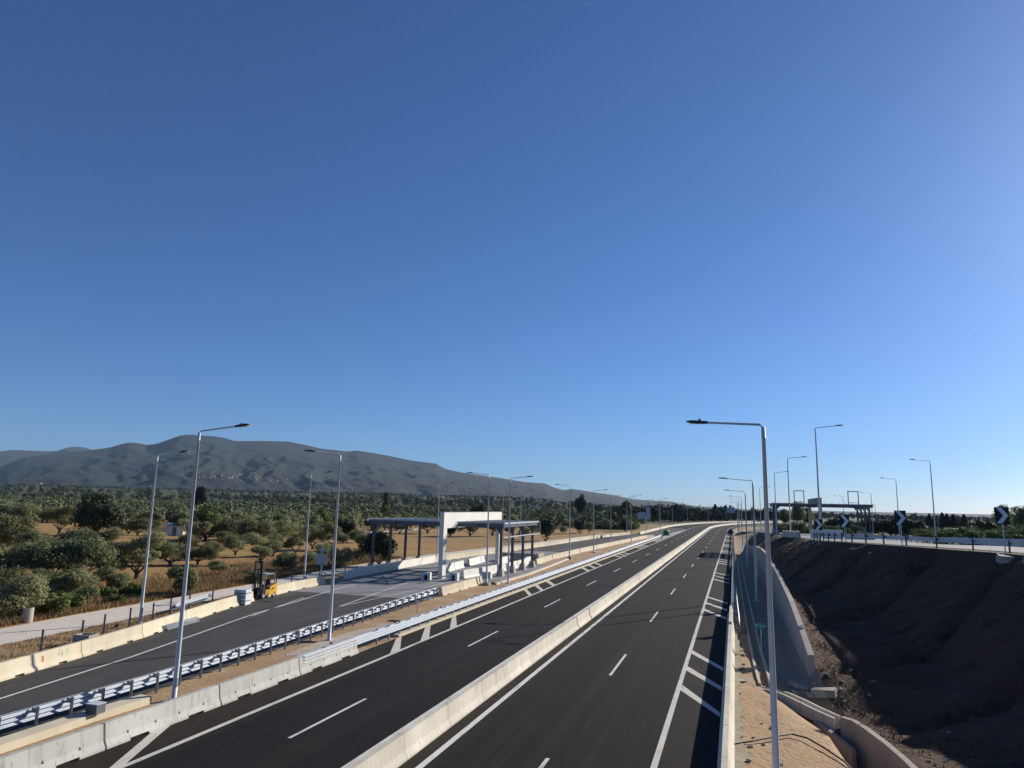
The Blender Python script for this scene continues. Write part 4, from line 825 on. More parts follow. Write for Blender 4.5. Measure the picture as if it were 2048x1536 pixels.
for k in range(2): mb.sweep([(.4*k, -3.4, .2+k*.25), (.4*k, 3.4, .2+k*.25)], [(d_, z) for d_, z in wave(2, .31, .08, .0)], closed=False)
o = mb.build('rail_bundle', M['rail']); o.modifiers.new('sheet', 'SOLIDIFY').thickness = .01; o.location = (-43.4, 50.6, .0); o.rotation_euler = (0, 0, .3); tag(o, 'spare rail sheets lying behind the tan barrier near the crates', 'rail stack')
mb = MB(); mb.box(-.75, .75, -.55, -.45, 0, .75); mb.box(-.75, .75, .45, .55, 0, .75); mb.box(-.75, -.65, -.45, .45, 0, .75); mb.box(.65, .75, -.45, .45, 0, .75)
o = mb.build('manhole_box', M['concrete_wall']); o.scale = (.75, .75, .9); o.location = (-37.9, 35.6, -.05); o.rotation_euler = (0, 0, .1); tag(o, 'open square concrete manhole box behind the tan barrier', 'manhole')
# steel barriers leaning near the canopy wall
for k, (x, y, a, lb) in enumerate(((-43.3, 71.6, .2, 'leaning dark steel trestle on the tan barrier before the canopy'),)):
    mb = MB()
    for xx in (-1.2, 1.2): mb.beam((xx, 0, 0), (xx+.4, .3, 1.1), .08, .08)
    mb.beam((-1.1, .1, .35), (1.35, .1, .35), .08, .12); mb.beam((-.95, .2, .8), (1.5, .2, .8), .08, .12)
    o = mb.build('steel_trestle', M['old_steel']); o.location = (x, y, 0); o.rotation_euler = (0, 0, a+1.4); tag(o, lb, 'trestle')
# small steel posts along the dirt road
pm = MB(); pm.box(-.05, .05, -.035, -.028, -.1, 1.35); pm.box(-.05, .05, .028, .035, -.1, 1.35); pm.box(-.05, -.043, -.028, .028, -.1, 1.35); pm.box(-.043, .02, -.012, .012, -.1, 1.35)
pme = pm.build('fence_post', M['old_steel'], mesh_only=True)
pp = [(-37.0, 28.2), (-38.1, 32.8), (-38.9, 36.2), (-39.6, 38.5), (-40.3, 41.3), (-40.8, 43.9), (-41.7, 46.6), (-42.9, 50), (-43.6, 53.6)]
names = ['leftmost grey steel post at the photo edge behind the tan barrier', 'tall grey steel post with a long shadow, second from the left', 'grey steel post beside the open manhole box', 'grey steel post with a dark bush at its foot', 'grey steel post just left of the lamp post behind the tan barrier', 'grey steel post just right of the lamp post behind the tan barrier', 'grey steel post left of the nearest lamp pole as seen in the photo', 'grey steel post near the spare rail sheets', 'grey steel post behind the crates']
for (x, y), lb in zip(pp, names): o = link('fence_post', pme, None, (x, y, -.05)); tag(o, lb, 'post', 'steel posts behind the tan barrier')
for k in range(14):
    y = 66+k*3.1; o = link('fence_post', pme, None, (interp(y, [62, 75, 108], [-45.6, -46.6, -47.6]), y, -.05)); o.scale = (1, 1, .6); tag(o, 'short steel post in the row between the toll canopy and the dirt road', 'post', 'short posts behind the toll canopy')
mb = MB(); mb.tube([(0, 0, -.1), (0, 0, .95)], .33, 20); o = mb.build('concrete_drum', M['concrete_wall']); o.location = (-48.4, 40.3, 0); tag(o, 'upright grey concrete pipe section at the edge of the dirt road', 'pipe')
mb = MB(); mb.tube([(0, 0, .951), (0, 0, .957)], .24, 20); mb.build('opening_shade', M['black'], o)  # black disc on the closed top, painting the dark inside of the pipe
# delineating debris on the gravel separator; first dark slab added as a lamp shadow
for x, y, sx, lb in ((-25.1, 51.4, .5, 'long dark slab on the gravel separator standing in for a lamp head shadow'), (-23.6, 41.2, .35, 'dark debris lump at the end of the grey barrier'), (-26.3, 41.6, .55, 'flat grey slab beside the foot of the separator lamp post')):
    slab(x, y, -.02, sx, .16, .10, .3, .02, lb, 'old_steel')
# ---------------------------------------------------------------- vegetation
def crown_arrays(seed, rx, rz, lobes, n, leaf, zoff, flat=.75, droop=0):
    q = np.random.RandomState(seed); L = []
    for i in range(lobes):
        a = q.uniform(0, 2*np.pi); d = rx*q.uniform(.1, .68)**.8; z = q.uniform(-.55, .62)*rz
        k = math.sqrt(max(.15, 1-(z/rz)**2)); L.append((d*k*math.cos(a)*(1+.25*math.sin(seed*1.7)), d*k*math.sin(a), z, q.uniform(.20, .50)*rx*(1-.25*abs(z)/rz)))
    per = np.array([l[3]**2 for l in L]); per = (per/per.sum()*n).astype(int)+1; C = []; Nn = []
    for (x, y, z, r), m in zip(L, per):
        d = q.normal(size=(m, 3)); d /= np.linalg.norm(d, axis=1)[:, None]
        rad = r*(1-.45*q.rand(m)**2.2)*(1+.16*q.normal(size=m)); p = np.array([x, y, z])+d*rad[:, None]*np.array([1, 1, flat]); C.append(p); Nn.append(d)
    C = np.concatenate(C); Nn = np.concatenate(Nn); C[:, 2] += zoff
    m = len(C); t = q.normal(size=(m, 3)); nn = Nn*np.array([1, 1, 1.1])+.42*q.normal(size=(m, 3)); nn /= np.linalg.norm(nn, axis=1)[:, None]
    t -= nn*(t*nn).sum(1)[:, None]; t /= np.linalg.norm(t, axis=1)[:, None]; b = np.cross(nn, t)
    s = leaf*q.uniform(.6, 1.4, m)[:, None]; w = s*.55
    V = np.stack([C-t*s, C+b*w, C+t*s, C-b*w], 1).reshape(-1, 3); F = np.arange(m*4).reshape(-1, 4)
    return V, F
def trunk_mb(seed, h, r, spread, n=4):
    q = random.Random(seed); mb = MB(); k = Vector((q.uniform(-.15, .15), q.uniform(-.15, .15), h*.45))
    mb.tube([(0, 0, -.15), (k.x*.4, k.y*.4, h*.2), k], [r*1.5, r, r*.85], 8)
    for i in range(n):
        a = 2*math.pi*i/n+q.uniform(-.4, .4); e = Vector((spread*math.cos(a), spread*math.sin(a), h*1.25+q.uniform(-.2, .4))); m_ = k.lerp(e, .5)+Vector((q.uniform(-.15, .15), q.uniform(-.15, .15), .12))
        mb.tube([k-Vector((0, 0, .1)), m_, e], [r*.6, r*.4, r*.16], 6)
    return mb.build('trunk', M['bark'], mesh_only=True)
def variant(seed, mat_, rx, rz, lobes, n, leaf, trunk_h, r, flat=.75):
    V, F = crown_arrays(seed, rx, rz, lobes, n, leaf, trunk_h+rz*.75, flat)
    return npmesh('crown', V, F, M[mat_]), trunk_mb(seed, trunk_h, r, rx*.5)
OL = [variant(10+i, 'olive', 2.6, 1.75+.10*i, 15+3*(i % 3), 6400, .125, .85+.10*i, .20, .7+.08*(i % 3)) for i in range(7)]
OLF = [variant(30+i, 'olive', 2.5, 1.7, 13, 1500, .25, 1.2, .22) for i in range(4)]
DK = [variant(50+i, 'dark_leaf', 2.6, 2.9, 20, 5200, .17, .7, .25, 1) for i in range(2)]
GR = [variant(60+i, 'green_leaf', 2.4, 2.6, 18, 4200, .17, .9, .2, 1) for i in range(2)]
CI = [variant(70+i, 'citrus', 1.9, 1.5, 10, 1300, .2, .5, .12, .9) for i in range(3)]
BU = [variant(80+i, 'olive', 1.3, 1.0, 9, 2600, .10, .15, .06, .9) for i in range(2)]
GB = [variant(85+i, 'green_leaf', 1.3, .9, 9, 2200, .12, .1, .05, .85) for i in range(2)]
def cypress_mesh(seed, h=9, r=1.0, n=2600, leaf=.2, mat_='cypress', shape=None):
    q = np.random.RandomState(seed); z = q.rand(n)**.9; a = q.uniform(0, 2*np.pi, n)
    prof = shape(z) if shape else np.sin(np.pi*np.clip(z*.86+.14, 0, 1))**.65
    rad = r*prof*(1-.4*q.rand(n)**2)*(1+.22*np.sin(a*3+z*9)*q.rand(n)); C = np.stack([rad*np.cos(a), rad*np.sin(a), .3+z*h], 1)
    t = q.normal(size=(n, 3))*np.array([.5, .5, 1]); t /= np.linalg.norm(t, axis=1)[:, None]; b = np.cross(t, q.normal(size=(n, 3))); b /= np.linalg.norm(b, axis=1)[:, None]
    s = leaf*q.uniform(.6, 1.4, n)[:, None]; V = np.stack([C-t*s*1.4, C+b*s*.6, C+t*s*1.4, C-b*s*.6], 1).reshape(-1, 3)
    return npmesh('crown', V, np.arange(n*4).reshape(-1, 4), M[mat_])
tk = MB(); tk.tube([(0, 0, -.2), (0, 0, 4)], [.2, .08], 8); STEM = tk.build('trunk', M['bark'], mesh_only=True)
CY = [cypress_mesh(1), cypress_mesh(2, 9, 1.15)]
TALL = [variant(90+i, 'dark_leaf', 3.0, 5.0, 22, 4200, .28, 2.6, .3, 1.3) for i in range(2)]
POPT = variant(99, 'green_leaf', 2.1, 4.6, 18, 4200, .28, 3.2, .25, 1.5)
POP = [cypress_mesh(5, 13, 2.2, 3800, .3, 'green_leaf', lambda z: (.78+.2*np.sin(z*9+1))*np.clip((1.04-z)*9, 0, 1))]
EUC = [variant(95+i, 'olive', 4.2, 4.6, 22, 4200, .30, 4.5, .35, .9) for i in range(2)]
def plant(kind, var, x, y, z, sc, label, cat, group=None, sz=None):
    cm, tm = var; r = thing(kind, label, cat, (x, y, z), rnd.uniform(0, 6.28), group)
    r.scale = (sc*rnd.uniform(.9, 1.15), sc*rnd.uniform(.85, 1.1), sc*(sz or 1)*rnd.uniform(.82, 1.06)); link('crown', cm, r); link('trunk', tm, r); return r
def gp(x, y, z=0):      # build-time helper: where the ground stands under a surveyed point
    d = Mx @ Vector(((x-1024)/1420, -(y-768)/1420, -1)); t = (z-8.9)/d.z; return d.x*t, d.y*t
def wpx(x, y, px):       # metres for a width of px at ground point
    X, Y = gp(x, y); return px*math.hypot(X, Y)/1500
TREES = [
 (40, 1238, 120, 'o', 'large olive tree at the left edge nearest the dirt road'), (-30, 1225, 120, 'o', 'olive tree cut by the left edge of the photo'),
 (5, 1168, 110, 'o', 'grey green olive tree at the left edge behind the nearest one'), (95, 1172, 130, 'o', 'broad olive tree merging into the big front clump on the left'), (165, 1168, 120, 'o', 'dark shaded olive tree in the middle of the front clump'), (215, 1160, 70, 'o', 'olive tree at the right end of the front clump'),
 (272, 1157, 105, 'o', 'wide olive tree with a visible dark trunk beside the left lamp post'), (225, 1180, 70, 'b', 'round low olive bush in front of the wide olive tree'),
 (340, 1130, 75, 'o', 'spreading olive tree between the two left lamp posts'), (395, 1128, 60, 'o', 'small olive tree just right of the nearest left lamp post'), (355, 1190, 88, 'bd', 'big dark broom bush by the dirt road behind the nearest lamp post'),
 (433, 1152, 46, 'o', 'slim upright olive tree standing alone left of the forklift'), (503, 1165, 50, 'b', 'round olive bush behind the forklift'),
 (521, 1128, 80, 'o', 'olive tree behind the forklift mast'), (571, 1143, 62, 'o', 'olive tree right behind the forklift'), (615, 1128, 46, 'o', 'small olive tree near the blue grey sign back'),
 (680, 1136, 62, 'o', 'olive tree with a short dark trunk before the canopy'), (718, 1124, 40, 'o', 'small olive tree left of the first canopy column'), (757, 1131, 82, 'd', 'dark full olive tree behind the first canopy column'),
 (43, 1067, 78, 'o', 'lone olive tree far left in the brown field'), (118, 1067, 66, 'o', 'olive tree with a leaning trunk left of the big dark tree'), (178, 1070, 82, 'd', 'left half of the big dark evergreen pair in the brown field'), (205, 1078, 78, 'd', 'right half of the big dark evergreen pair in the brown field'),
 (257, 1067, 46, 'o', 'olive tree right of the big dark evergreens'), (275, 1070, 50, 'o', 'olive tree next to the white shed, left of it'), (309, 1064, 30, 'o', 'small olive tree left of the white shed'),
 (364, 1071, 42, 'o', 'olive tree right beside the white shed'), (410, 1082, 72, 'g', 'tall rounded dull green tree right of the nearest left lamp post'), (462, 1082, 70, 'o', 'olive tree right of the rounded dull green tree'), (505, 1090, 80, 'o', 'olive tree above the forklift'), (560, 1084, 80, 'o', 'olive tree in the dense row above the forklift'),
 (640, 1068, 62, 'g', 'bright green rounded tree between the lamp posts left of the canopy'), (692, 1078, 46, 'd', 'very dark narrow tree right of the bright green tree'), (625, 1098, 70, 'o', 'olive tree below the bright green tree'), (665, 1100, 70, 'o', 'olive tree right below the bright green tree'), (712, 1085, 50, 'o', 'olive tree behind the left end of the canopy roof'), (738, 1102, 60, 'o', 'olive tree seen under the left end of the canopy roof'),
 (800, 1066, 44, 'o', 'olive tree seen between the left canopy columns'), (855, 1067, 52, 'o', 'olive tree at the field edge seen under the canopy roof'), (900, 1072, 48, 'd', 'dark trunked tree seen just right of the near portal leg'), (939, 1073, 54, 'o', 'olive tree with forked trunk framed by the white portal'), (985, 1072, 46, 'o', 'olive tree at the far portal leg'), (1020, 1068, 44, 'o', 'olive tree behind the right canopy columns'), (1045, 1078, 40, 'o', 'olive tree seen between the rear right columns'),
 (1091, 1082, 50, 'd', 'dark olive tree just right of the canopy'), (1126, 1068, 26, 'o', 'small olive tree right of the canopy by the field'), (1160, 1067, 34, 'd', 'dark olive tree beyond the separator lamp posts'), (1178, 1066, 30, 'o', 'olive tree right behind the lamp post pair'), (1219, 1060, 30, 'o', 'olive tree left of the bright vineyard strip'), (1250, 1063, 30, 'd', 'dark olive tree before the two blank sign backs'), (1072, 1068, 40, 'o', 'olive tree just behind the right end of the canopy roof'), (1140, 1058, 34, 'o', 'olive tree in the row right of the canopy')]
TREES += [(150, 1126, 90, 'o', 'olive tree at the back of the front clump, centre'), (62, 1136, 90, 'o', 'olive tree at the back of the front clump, left part'), (15, 1118, 90, 'o', 'olive tree behind the left edge trees'), (196, 1130, 80, 'o', 'olive tree at the back of the front clump, right part'), (250, 1128, 76, 'o', 'olive tree above the wide olive tree with the dark trunk'), (300, 1122, 66, 'o', 'olive tree just left of the nearest left lamp pole'), (120, 1188, 90, 'o', 'low dark olive at the front of the big clump'),
 (470, 1110, 60, 'o', 'olive tree left above the forklift mast'), (447, 1100, 56, 'o', 'olive tree in the second row left of the forklift'), (545, 1112, 60, 'o', 'olive tree between the two behind the forklift'), (590, 1110, 60, 'o', 'olive tree behind the lamp post right of the forklift'), (645, 1116, 50, 'o', 'olive tree right behind the blue grey sign back'), (378, 1100, 56, 'o', 'olive tree in the second row by the nearest left lamp pole'), (735, 1112, 46, 'o', 'olive tree just left of the canopy corner'), (420, 1118, 50, 'o', 'olive tree between the nearest lamp pole and the slim upright olive')]
used_xy = []
for k, (px, py, w, t, lb) in enumerate(TREES):
    X, Y = gp(px, py); ww = wpx(px, py, w)
    v, nm, ref = {'o': (OL, 'olive_tree', 5.3), 'b': (BU, 'bush', 2.8), 'bd': (BU, 'bush', 2.8), 'd': (DK, 'evergreen_tree', 5.6), 'g': (GR, 'leafy_tree', 5.2)}[t]
    plant(nm, v[k % len(v)], X, Y, -.05, ww/ref, lb, 'tree' if t not in ('b', 'bd') else 'bush', sz=.86 if t == 'o' else .95); used_xy.append((X, Y, ww*.5))
# random olive grove rows behind
def free(X, Y, r): return all((X-a)**2+(Y-b)**2 > (r+c)**2*.42 for a, b, c in used_xy)
def in_field(X, Y):      # open brown fields and roads
    if X > -52 and Y < 150: return True
    if X > -60 and Y < 105: return True
    if -98 < X < -50 and 100 < Y < 196: return True
    if -60 < X < -38 and Y >= 150 and Y < 235: return True
    if X > -42 and Y >= 150: return True
    if -175 < X < -118 and 118 < Y < 152: return True
    if -118 < X < -92 and 92 < Y < 122: return True
    return False
MT = Mx.transposed()
def pxof(X, Y, Z=0):
    c = MT @ Vector((X, Y, Z-8.9)); return 1024+1420*c.x/-c.z, 768+1420*c.y/c.z
def grove_ok(X, Y):      # keep the open brown fields between the tree rows free
    x, y = pxof(X, Y)
    if x < 345: return y < 1046
    if x < 700: return y < 1092
    if x < 780: return y < 1075
    return y < 1056
cnt = 0; cand = []
for i in range(1400):
    r = rnd.uniform(75, 330); th = rnd.uniform(math.radians(-56), math.radians(-8)); X = r*math.sin(th); Y = r*math.cos(th); cand.append((r, X, Y))
cand.sort()
for r, X, Y in cand:
    if cnt >= 235: break
    if in_field(X, Y) or not free(X, Y, 2.2) or not grove_ok(X, Y): continue
    sc = rnd.uniform(.85, 1.35); v = OL if r < 130 else OLF
    lab = 'olive tree in the dense grove near the ramp' if r < 130 else ('olive tree in the middle rows of the wide grove' if r < 220 else 'olive tree in the far rows of the wide grove')
    plant('olive_tree', v[cnt % len(v)], X, Y, -.05, sc, lab, 'tree', lab.replace('olive tree', 'olive trees')); used_xy.append((X, Y, 2.3*sc)); cnt += 1
# far woodland: many small crowns merged (beyond counting)
def far_wood(name, n, th0, th1, r0, r1, mat_, hmin, hmax, label, seed, cond=None, per=46, zf=None, leafk=.34):
    q = np.random.RandomState(seed); Vs = []
    for i in range(n):
        for _ in range(20):
            r = math.sqrt(q.uniform(r0*r0, r1*r1)) if r1/r0 < 2.2 else r0*(r1/r0)**q.rand(); th = math.radians(q.uniform(th0, th1)); X = r*math.sin(th); Y = r*math.cos(th)
            if cond is None or cond(X, Y): break
        h = q.uniform(hmin, hmax)*(1+.5*(q.rand() < .08)); w = h*q.uniform(.38, .62); z = (zf or ground_z)(X, Y) if zf else ground_z(X, Y)
        d = q.normal(size=(per, 3)); d /= np.linalg.norm(d, axis=1)[:, None]; C = np.array([X, Y, z+h*.55])+d*np.array([w, w, h*.46])*(1-.35*q.rand(per, 1)**2)*(1+.2*q.normal(size=(per, 1)))
        t = q.normal(size=(per, 3)); t /= np.linalg.norm(t, axis=1)[:, None]; nn = d+.35*q.normal(size=(per, 3)); b = np.cross(t, nn); b /= np.linalg.norm(b, axis=1)[:, None]
        s = w*leafk*q.uniform(.6, 1.3, (per, 1)); Vs.append(np.stack([C-t*s, C+b*s*.8, C+t*s, C-b*s*.8], 1).reshape(-1, 3))
    V = np.concatenate(Vs); o = link(name, npmesh(name, V, np.arange(len(V)).reshape(-1, 4), M[mat_])); tag(o, label, 'trees', kind='stuff'); return o
far_wood('far_grove', 2600, -60, 6, 300, 900, 'olive_far', 3.2, 4.8, 'continuous far olive groves filling the plain below the mountains', 3, lambda X, Y: not in_field(X, Y) and (X < -48) and not (mnoise.noise(Vector((X/70, Y/70, 3))) > .33), per=90, leafk=.22)
far_wood('far_woodland', 3600, -60, 26, 850, 2600, 'far_leaf', 4, 7, 'distant dark woodland at the foot of the mountains', 4, lambda X, Y: (X < .1*Y-40 or Y > 1000) and mnoise.noise(Vector((X/160, Y/160, 9))) > -.25, per=40, leafk=.3)
far_wood('hedge_trees', 420, -9, 26, 480, 800, 'far_leaf', 5, 9, 'dark tree belt behind the curving motorway', 6, lambda X, Y: (Y > 342 and math.hypot(X-788.5, Y-342) > 838) or X < -60, per=120, leafk=.2)
far_wood('orchard', 800, 5, 46, 175, 420, 'citrus', 2.8, 3.6, 'dense low green orchard filling the right side beyond the upper ramp', 5, lambda X, Y: X > 45+.04*Y and Y > 100, zf=lambda X, Y: emb_z(X, Y) if Y < 345 else -.07, per=150, leafk=.16)
far_wood('orchard_woodland', 700, 9, 50, 420, 1100, 'far_leaf', 3.2, 5.5, 'dark woodland belt along the right horizon', 8, lambda X, Y: True, zf=lambda X, Y: -.07, per=90, leafk=.22)
# near orchard bushes on the right, individually
n = 0
while n < 230:
    th = math.radians(rnd.uniform(8, 38)); r = rnd.uniform(118, 205); X = r*math.sin(th); Y = r*math.cos(th)
    if X < 33 or (X < 38 and Y > 140): continue
    plant('citrus_tree', CI[n % 3], X, Y, emb_z(X, Y)-.1, rnd.uniform(.85, 1.15), 'round green orchard tree in the front rows beyond the upper ramp', 'tree', 'front orchard trees on the right'); n += 1
n = 0
while n < 26:
    X = rnd.uniform(13, 34); Y = rnd.uniform(188, 300)
    plant('citrus_tree', CI[n % 3], X, Y, emb_z(X, Y)-.1, rnd.uniform(.9, 1.3), 'bushy green tree seen below the roof of the right canopy', 'tree', 'green bushes behind the right canopy'); n += 1
# individual distant trees, placed at their true distance
def dist_tree(px, ptop, D, var, kind, label, hh, cat='tree', group=None, wide=1):
    """px, top pixel row, distance along the view; hh = natural height of the variant"""
    th, e = pix_dir(px, ptop); X = D*math.sin(th); Y = D*math.cos(th); zt = 8.9+e*D; zg = emb_z(X, Y) if (X > -4 and Y < 345) else ground_z(X, Y)
    s = max(.3, (zt-zg)/hh); r = thing(kind, label, cat, (X, Y, zg-.1), rnd.uniform(0, 6), group); r.scale = (s*wide, s*wide, s); link('crown', var[0], r); link('trunk', var[1], r); return r
dist_tree(774, 974, 330, POPT, 'poplar_tree', 'tall square topped poplar rising above the groves left of the white portal', 12.2, wide=.85)
dist_tree(957, 1003, 300, DK[0], 'evergreen_tree', 'rounded very dark tree behind the white portal beam', 6)
dist_tree(1163, 985, 520, TALL[0], 'eucalyptus_tree', 'tall dark eucalyptus clump behind the paired lamp posts', 11.5)
dist_tree(1254, 998, 520, TALL[1], 'eucalyptus_tree', 'grey eucalyptus clump behind the lamp post on the separator', 11.5, wide=1.3)
dist_tree(1232, 1018, 330, DK[1], 'evergreen_tree', 'dark leaning tree left of the two blank sign backs', 6, wide=1.3)
dist_tree(1310, 1008, 480, TALL[0], 'eucalyptus_tree', 'dark tree behind the pair of blank sign backs', 11.5)
dist_tree(1362, 1008, 700, TALL[1], 'pine_tree', 'dark tree right of the blank sign backs, on the far curve', 11.5)
dist_tree(1385, 1011, 720, TALL[0], 'pine_tree', 'dark pine behind the middle of the far curve', 11.5)
for px, pt, lb in ((1430, 1008, 'single black cypress beyond the far curve'), (1442, 1013, 'shorter cypress just right of the black cypress beyond the curve')): dist_tree(px, pt, 700, (CY[0], STEM), 'cypress_tree', lb, 9.3, wide=1.5)
for px, pt, lb in ((398, 974, 'dark cypress behind the nearest left lamp post, left one of a pair'), (405, 973, 'dark cypress behind the nearest left lamp post, right one of a pair')): dist_tree(px, pt, 420, (CY[1], STEM), 'cypress_tree', lb, 9.3, wide=1.2)
for px, pt, lb in ((1858, 1027, 'leftmost cypress of the group near the rightmost lamp post'), (1868, 1031, 'short cypress just right of the rightmost lamp post'), (1884, 1025, 'tallest cypress of the group right of the rightmost lamp post'), (1893, 1027, 'cypress leaning at the right of the cypress group'), (1906, 1028, 'lone thin cypress right of the cypress group'), (1927, 1028, 'second lone cypress between the group and the big right trees')): dist_tree(px, pt, 420, (CY[0], STEM), 'cypress_tree', lb, 9.3, wide=1.3)
dist_tree(2000, 1007, 230, EUC[0], 'eucalyptus_tree', 'big airy tree behind the rightmost chevron sign', 12, wide=.75)
dist_tree(2035, 1010, 225, EUC[1], 'eucalyptus_tree', 'big tree at the right edge of the photo', 12, wide=.75)
dist_tree(1972, 1035, 260, DK[0], 'evergreen_tree', 'dark round tree left of the big airy tree', 6)
for px, pt, D, lb in ((1592, 1001, 300, 'tall airy tree seen through the left part of the right canopy'), (1612, 1012, 310, 'airy tree behind the portal of the right canopy'), (1570, 1016, 330, 'airy tree at the left columns of the right canopy')): dist_tree(px, pt, D, EUC[0], 'eucalyptus_tree', lb, 12, wide=.8)
for k, px in enumerate((1668, 1690, 1712, 1734, 1760, 1785, 1808, 1828)): dist_tree(px, 1031+(k % 3)*3, 300, DK[k % 2], 'evergreen_tree', 'dark tree in the belt behind the right canopy and middle chevron signs', 6, group='dark belt trees behind the chevron signs', wide=1.4)
for k, px in enumerate((1505, 1512, 1522, 1530, 1542, 1552)): dist_tree(px, 1013+(k % 3)*3, 640, TALL[k % 2], 'pine_tree', 'dark tree beyond the curve behind the right hand lamp posts', 11.5, group='dark trees beyond the curve', wide=1.2)
# roadside shrubs along the dirt road
for k, (px, py, w, v, lb) in enumerate(((98, 1232, 78, GB, 'dense bright green shrub by the dirt road, largest one'), (45, 1225, 60, GB, 'green shrub left of the largest one by the dirt road'), (132, 1222, 60, GB, 'green shrub right of the largest one by the dirt road'), (228, 1208, 44, GB, 'green shrub near the foot of the left lamp post'), (212, 1196, 40, GB, 'small green shrub behind the one near the left lamp post'), (265, 1192, 46, GB, 'green shrub right behind the left lamp post'), (130, 1196, 80, BU, 'dull green shrub in the dry grass'), (165, 1204, 50, BU, 'small dull shrub between the green shrubs'), (80, 1150, 50, GB, 'bright green sapling in the shade of the olive clump'), (235, 1254, 14, BU, 'tiny green tuft behind the tan barrier'), (15, 1200, 60, BU, 'dull green shrub at the left edge by the dirt road'))):
    X, Y = gp(px, py); s = wpx(px, py, w)/2.8; plant('shrub', v[k % 2], X, Y, -.05, s, lb, 'shrub', sz=1.0)
# vine strip
far_wood('vineyard', 320, -11.5, -7.3, 300, 345, 'green_leaf', 1.6, 2.4, 'bright green vine rows right of the canopy beyond the merging road', 15, per=40)
# dry grass tufts
def grass(name, n, fn, h0, h1, m, label, seed):
    q = np.random.RandomState(seed); P = np.array([fn(q) for _ in range(n)]); a = q.uniform(0, 2*np.pi, n); h = q.uniform(h0, h1, n); w = .014+.016*q.rand(n)
    dx, dy = np.cos(a), np.sin(a); lx, ly = .35*h*q.normal(size=n), .35*h*q.normal(size=n)
    A = np.stack([P[:, 0]-dx*w, P[:, 1]-dy*w, P[:, 2]-.03], 1); B = np.stack([P[:, 0]+dx*w, P[:, 1]+dy*w, P[:, 2]-.03], 1); T = np.stack([P[:, 0]+lx, P[:, 1]+ly, P[:, 2]+h], 1)
    o = link(name, npmesh(name, np.stack([A, B, T], 1).reshape(-1, 3), np.arange(3*n).reshape(-1, 3), M[m])); tag(o, label, 'grass', kind='stuff')
def f1(q):
    y = q.uniform(30, 110); x = interp(y, [37, 67, 90, 120], [-47.8, -50, -52.6, -52.4])-abs(q.normal())*6-.2
    return (x, y, -.06)
grass('dry_grass', 110000, f1, .15, .55, 'straw', 'tall dry straw coloured grass along the dirt road', 1)
def f2(q):
    y = q.uniform(26, 64); a = interp(y, [30, 44, 62], [-41.8, -42.9, -45.8]); b = rampL(y)-.7; t = q.rand()
    if mnoise.noise(Vector((y*.6, t*2, 0))) < 0: y = y+q.normal()
    return (a*(1-t)+b*t, y, -.03)
grass('dry_weeds', 16000, f2, .05, .24, 'straw', 'sparse dry weeds behind the tan barrier', 2)
def f3(q): 
    y = q.uniform(41, 120); x = q.uniform(4.2, 7.5); return (x, y, emb_z(x, y))
grass('slope_weeds', 3600, f3, .1, .4, 'twig', 'sparse dry weeds along the top of the retaining wall', 5)
def f4(q):
    for _ in range(30):
        y = q.uniform(36, 125); x = q.uniform(4.5, 20)
        if x < np.interp(y, [36, 45, 57, 62, 70, 78, 125], [24, 20.5, 16.5, 12, 9, 8, 7.4]) and mnoise.noise(Vector((x*.5, y*.5, 2))) > -.05+.012*x: break
    return (x, y, emb_z(x, y)+furrow(x, y)*.5)
grass('slope_brush', 9000, f4, .12, .42, 'twig', 'patchy dry brush clinging to the dark earth slope', 21)
qs = np.random.RandomState(5); Vs = []; base_ = np.array([(1, 0, -.4), (-.5, .87, -.4), (-.5, -.87, -.4), (0, 0, .9)])
for i in range(1500):
    y = qs.uniform(28, 75); x = qs.uniform(4.3, 20)
    xc_ = float(np.interp(y, [28, 36, 45, 57, 62, 70, 78], [22, 22, 20, 16, 11.5, 8.8, 8]))
    if x > xc_ or (y < 43 and x < 7.4): continue
    s_ = .03+.11*qs.rand()**3; a = qs.uniform(0, 6.28); c_, n_ = math.cos(a), math.sin(a); B = base_*s_*qs.uniform(.7, 1.3, (1, 3)); B = np.stack([B[:, 0]*c_-B[:, 1]*n_, B[:, 0]*n_+B[:, 1]*c_, B[:, 2]], 1)
    k_ = float(np.clip((x-5)/4, .2, 1)); Vs.append(B+np.array([x, y, emb_z(x, y)+furrow(x, y)*k_+.02]))
Vs = np.concatenate(Vs); nS = len(Vs)//4; F_ = np.concatenate([np.array([(0, 1, 3), (1, 2, 3), (2, 0, 3)])+4*i for i in range(nS)])
tag(link('slope_stones', npmesh('slope_stones', Vs, F_, M['earth_stone'])), 'countless small stones strewn over the dark earth slope', 'stones', kind='stuff')
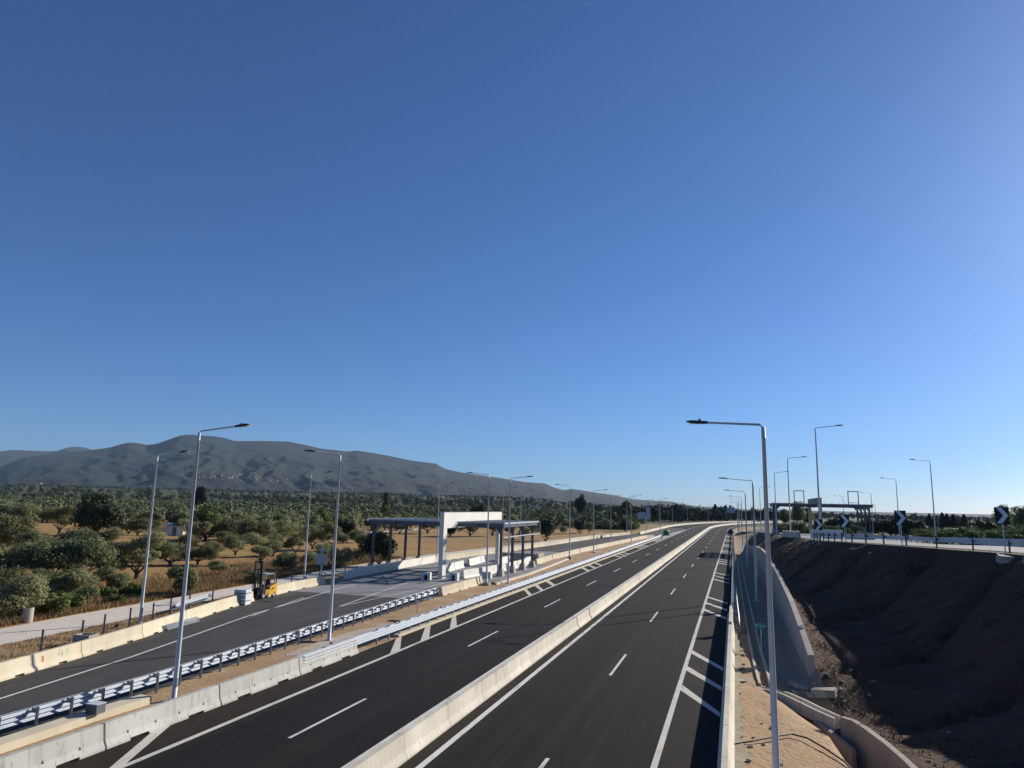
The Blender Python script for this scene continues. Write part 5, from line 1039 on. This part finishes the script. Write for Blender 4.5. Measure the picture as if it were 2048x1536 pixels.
# ---------------------------------------------------------------- buildings
r = thing('shed', 'small white shed among the olive trees behind the left lamp posts', 'shed', (-129.5, 144, -.05), .55)
mb = MB(); mb.box(-1.9, 1.9, -1.6, 1.6, 0, 2.3); mb.build('wall', M['white_conc'], r)
mb = MB(); mb.add([(-2.1, -1.9, 2.3), (2.1, -1.9, 2.3), (2.1, 1.9, 2.3), (-2.1, 1.9, 2.3), (-2.1, 0, 3.0), (2.1, 0, 3.0)], [(0, 1, 5, 4), (3, 4, 5, 2), (0, 4, 3), (1, 2, 5), (0, 3, 2, 1)]); mb.build('roof', M['sheet'], r)
mb = MB(); mb.box(-.5, .4, -1.62, -1.603, .02, 2.0); mb.build('door', M['old_steel'], r)
def house_mesh(w, d, h):
    mb = MB(); mb.box(-w/2, w/2, -d/2, d/2, -3, h); mb.cur = 1
    mb.add([(-w/2-.5, -d/2-.5, h), (w/2+.5, -d/2-.5, h), (w/2+.5, d/2+.5, h), (-w/2-.5, d/2+.5, h), (-w*.2, 0, h+2.2), (w*.2, 0, h+2.2)], [(0, 1, 5, 4), (1, 2, 5), (2, 3, 4, 5), (3, 0, 4), (0, 3, 2, 1)])
    return mb.build('house', [M['house'], M['roof']], mesh_only=True)
HM = [house_mesh(13, 10, 6), house_mesh(10, 9, 7), house_mesh(17, 10, 4.5)]
def on_hill(px, py):
    th, e = pix_dir(px, py)
    for k in range(400):
        r_ = 700+k*15; X, Y = r_*math.sin(th), r_*math.cos(th)
        if ground_z(X, Y) >= 8.9+e*r_: return X, Y, ground_z(X, Y)
    return None
for k in range(170):
    t = rnd.random()
    if k < 85 or k >= 120: px = rnd.gauss(500, 42); py = 955+(px-500)*.02+rnd.gauss(0, 5)
    elif k < 100: px = rnd.uniform(410, 470); py = rnd.uniform(944, 956)
    elif k < 112: px = rnd.uniform(900, 1120); py = rnd.uniform(984, 992)
    else: px = rnd.choice([82, 535, 700, 1040, 1110, 620, 660, 300])+rnd.uniform(-6, 6); py = rnd.uniform(965, 980)
    h_ = on_hill(px, py)
    if not h_: continue
    o = link('house', HM[k % 3], None, h_); o.rotation_euler = (0, 0, rnd.uniform(0, 3)); s_ = rnd.uniform(.35, .7); o.scale = (s_,)*3
    g_ = 'village houses on the mountain foot' if k < 100 or k >= 120 else 'scattered farmhouses below the mountains'
    tag(o, 'tiny pale house with a tiled roof in the village on the mountain foot' if k < 100 or k >= 120 else 'tiny scattered farmhouse in the plain below the mountains', 'house', g_)
for px, D, w, h, lb in ((1080, 1000, 34, 3.2, 'long white greenhouse roof in the plain right of the canopy'), (1910, 330, 8, 3.4, 'small cream hut in the right hand orchard')):
    th, e = pix_dir(px, 1020); X, Y = D*math.sin(th), D*math.cos(th); zg = ground_z(X, Y) if X < 0 else emb_z(X, Y)
    mb = MB(); mb.box(-w/2, w/2, -3, 3, -.3, h-.6); o = mb.build('low_building', M['white_conc'])
    mb = MB(); mb.box(-w/2-.3, w/2+.3, -3.3, 3.3, h-.598, h); mb.build('roof', M['white_conc'], o)
    o.location = (X, Y, zg); o.rotation_euler = (0, 0, -th); tag(o, lb, 'building')
# ---------------------------------------------------------------- haze
mb = MB(); mb.box(-9500, 3200, -80, 11900, -60, 960)
me = mb.build('haze', M['steel'], mesh_only=True); me.materials.clear()
hm = bpy.data.materials.new('haze air'); hm.use_nodes = True; n_ = hm.node_tree; n_.nodes.remove(n_.nodes['Principled BSDF'])
pv = n_.nodes.new('ShaderNodeVolumePrincipled'); pv.inputs['Color'].default_value = (.50, .70, 1, 1); pv.inputs['Density'].default_value = .000032; pv.inputs['Anisotropy'].default_value = 0
n_.links.new(pv.outputs[0], n_.nodes['Material Output'].inputs['Volume']); me.materials.append(hm)
o = link('haze', me); tag(o, 'thin blue haze filling the valley', 'haze', kind='stuff')
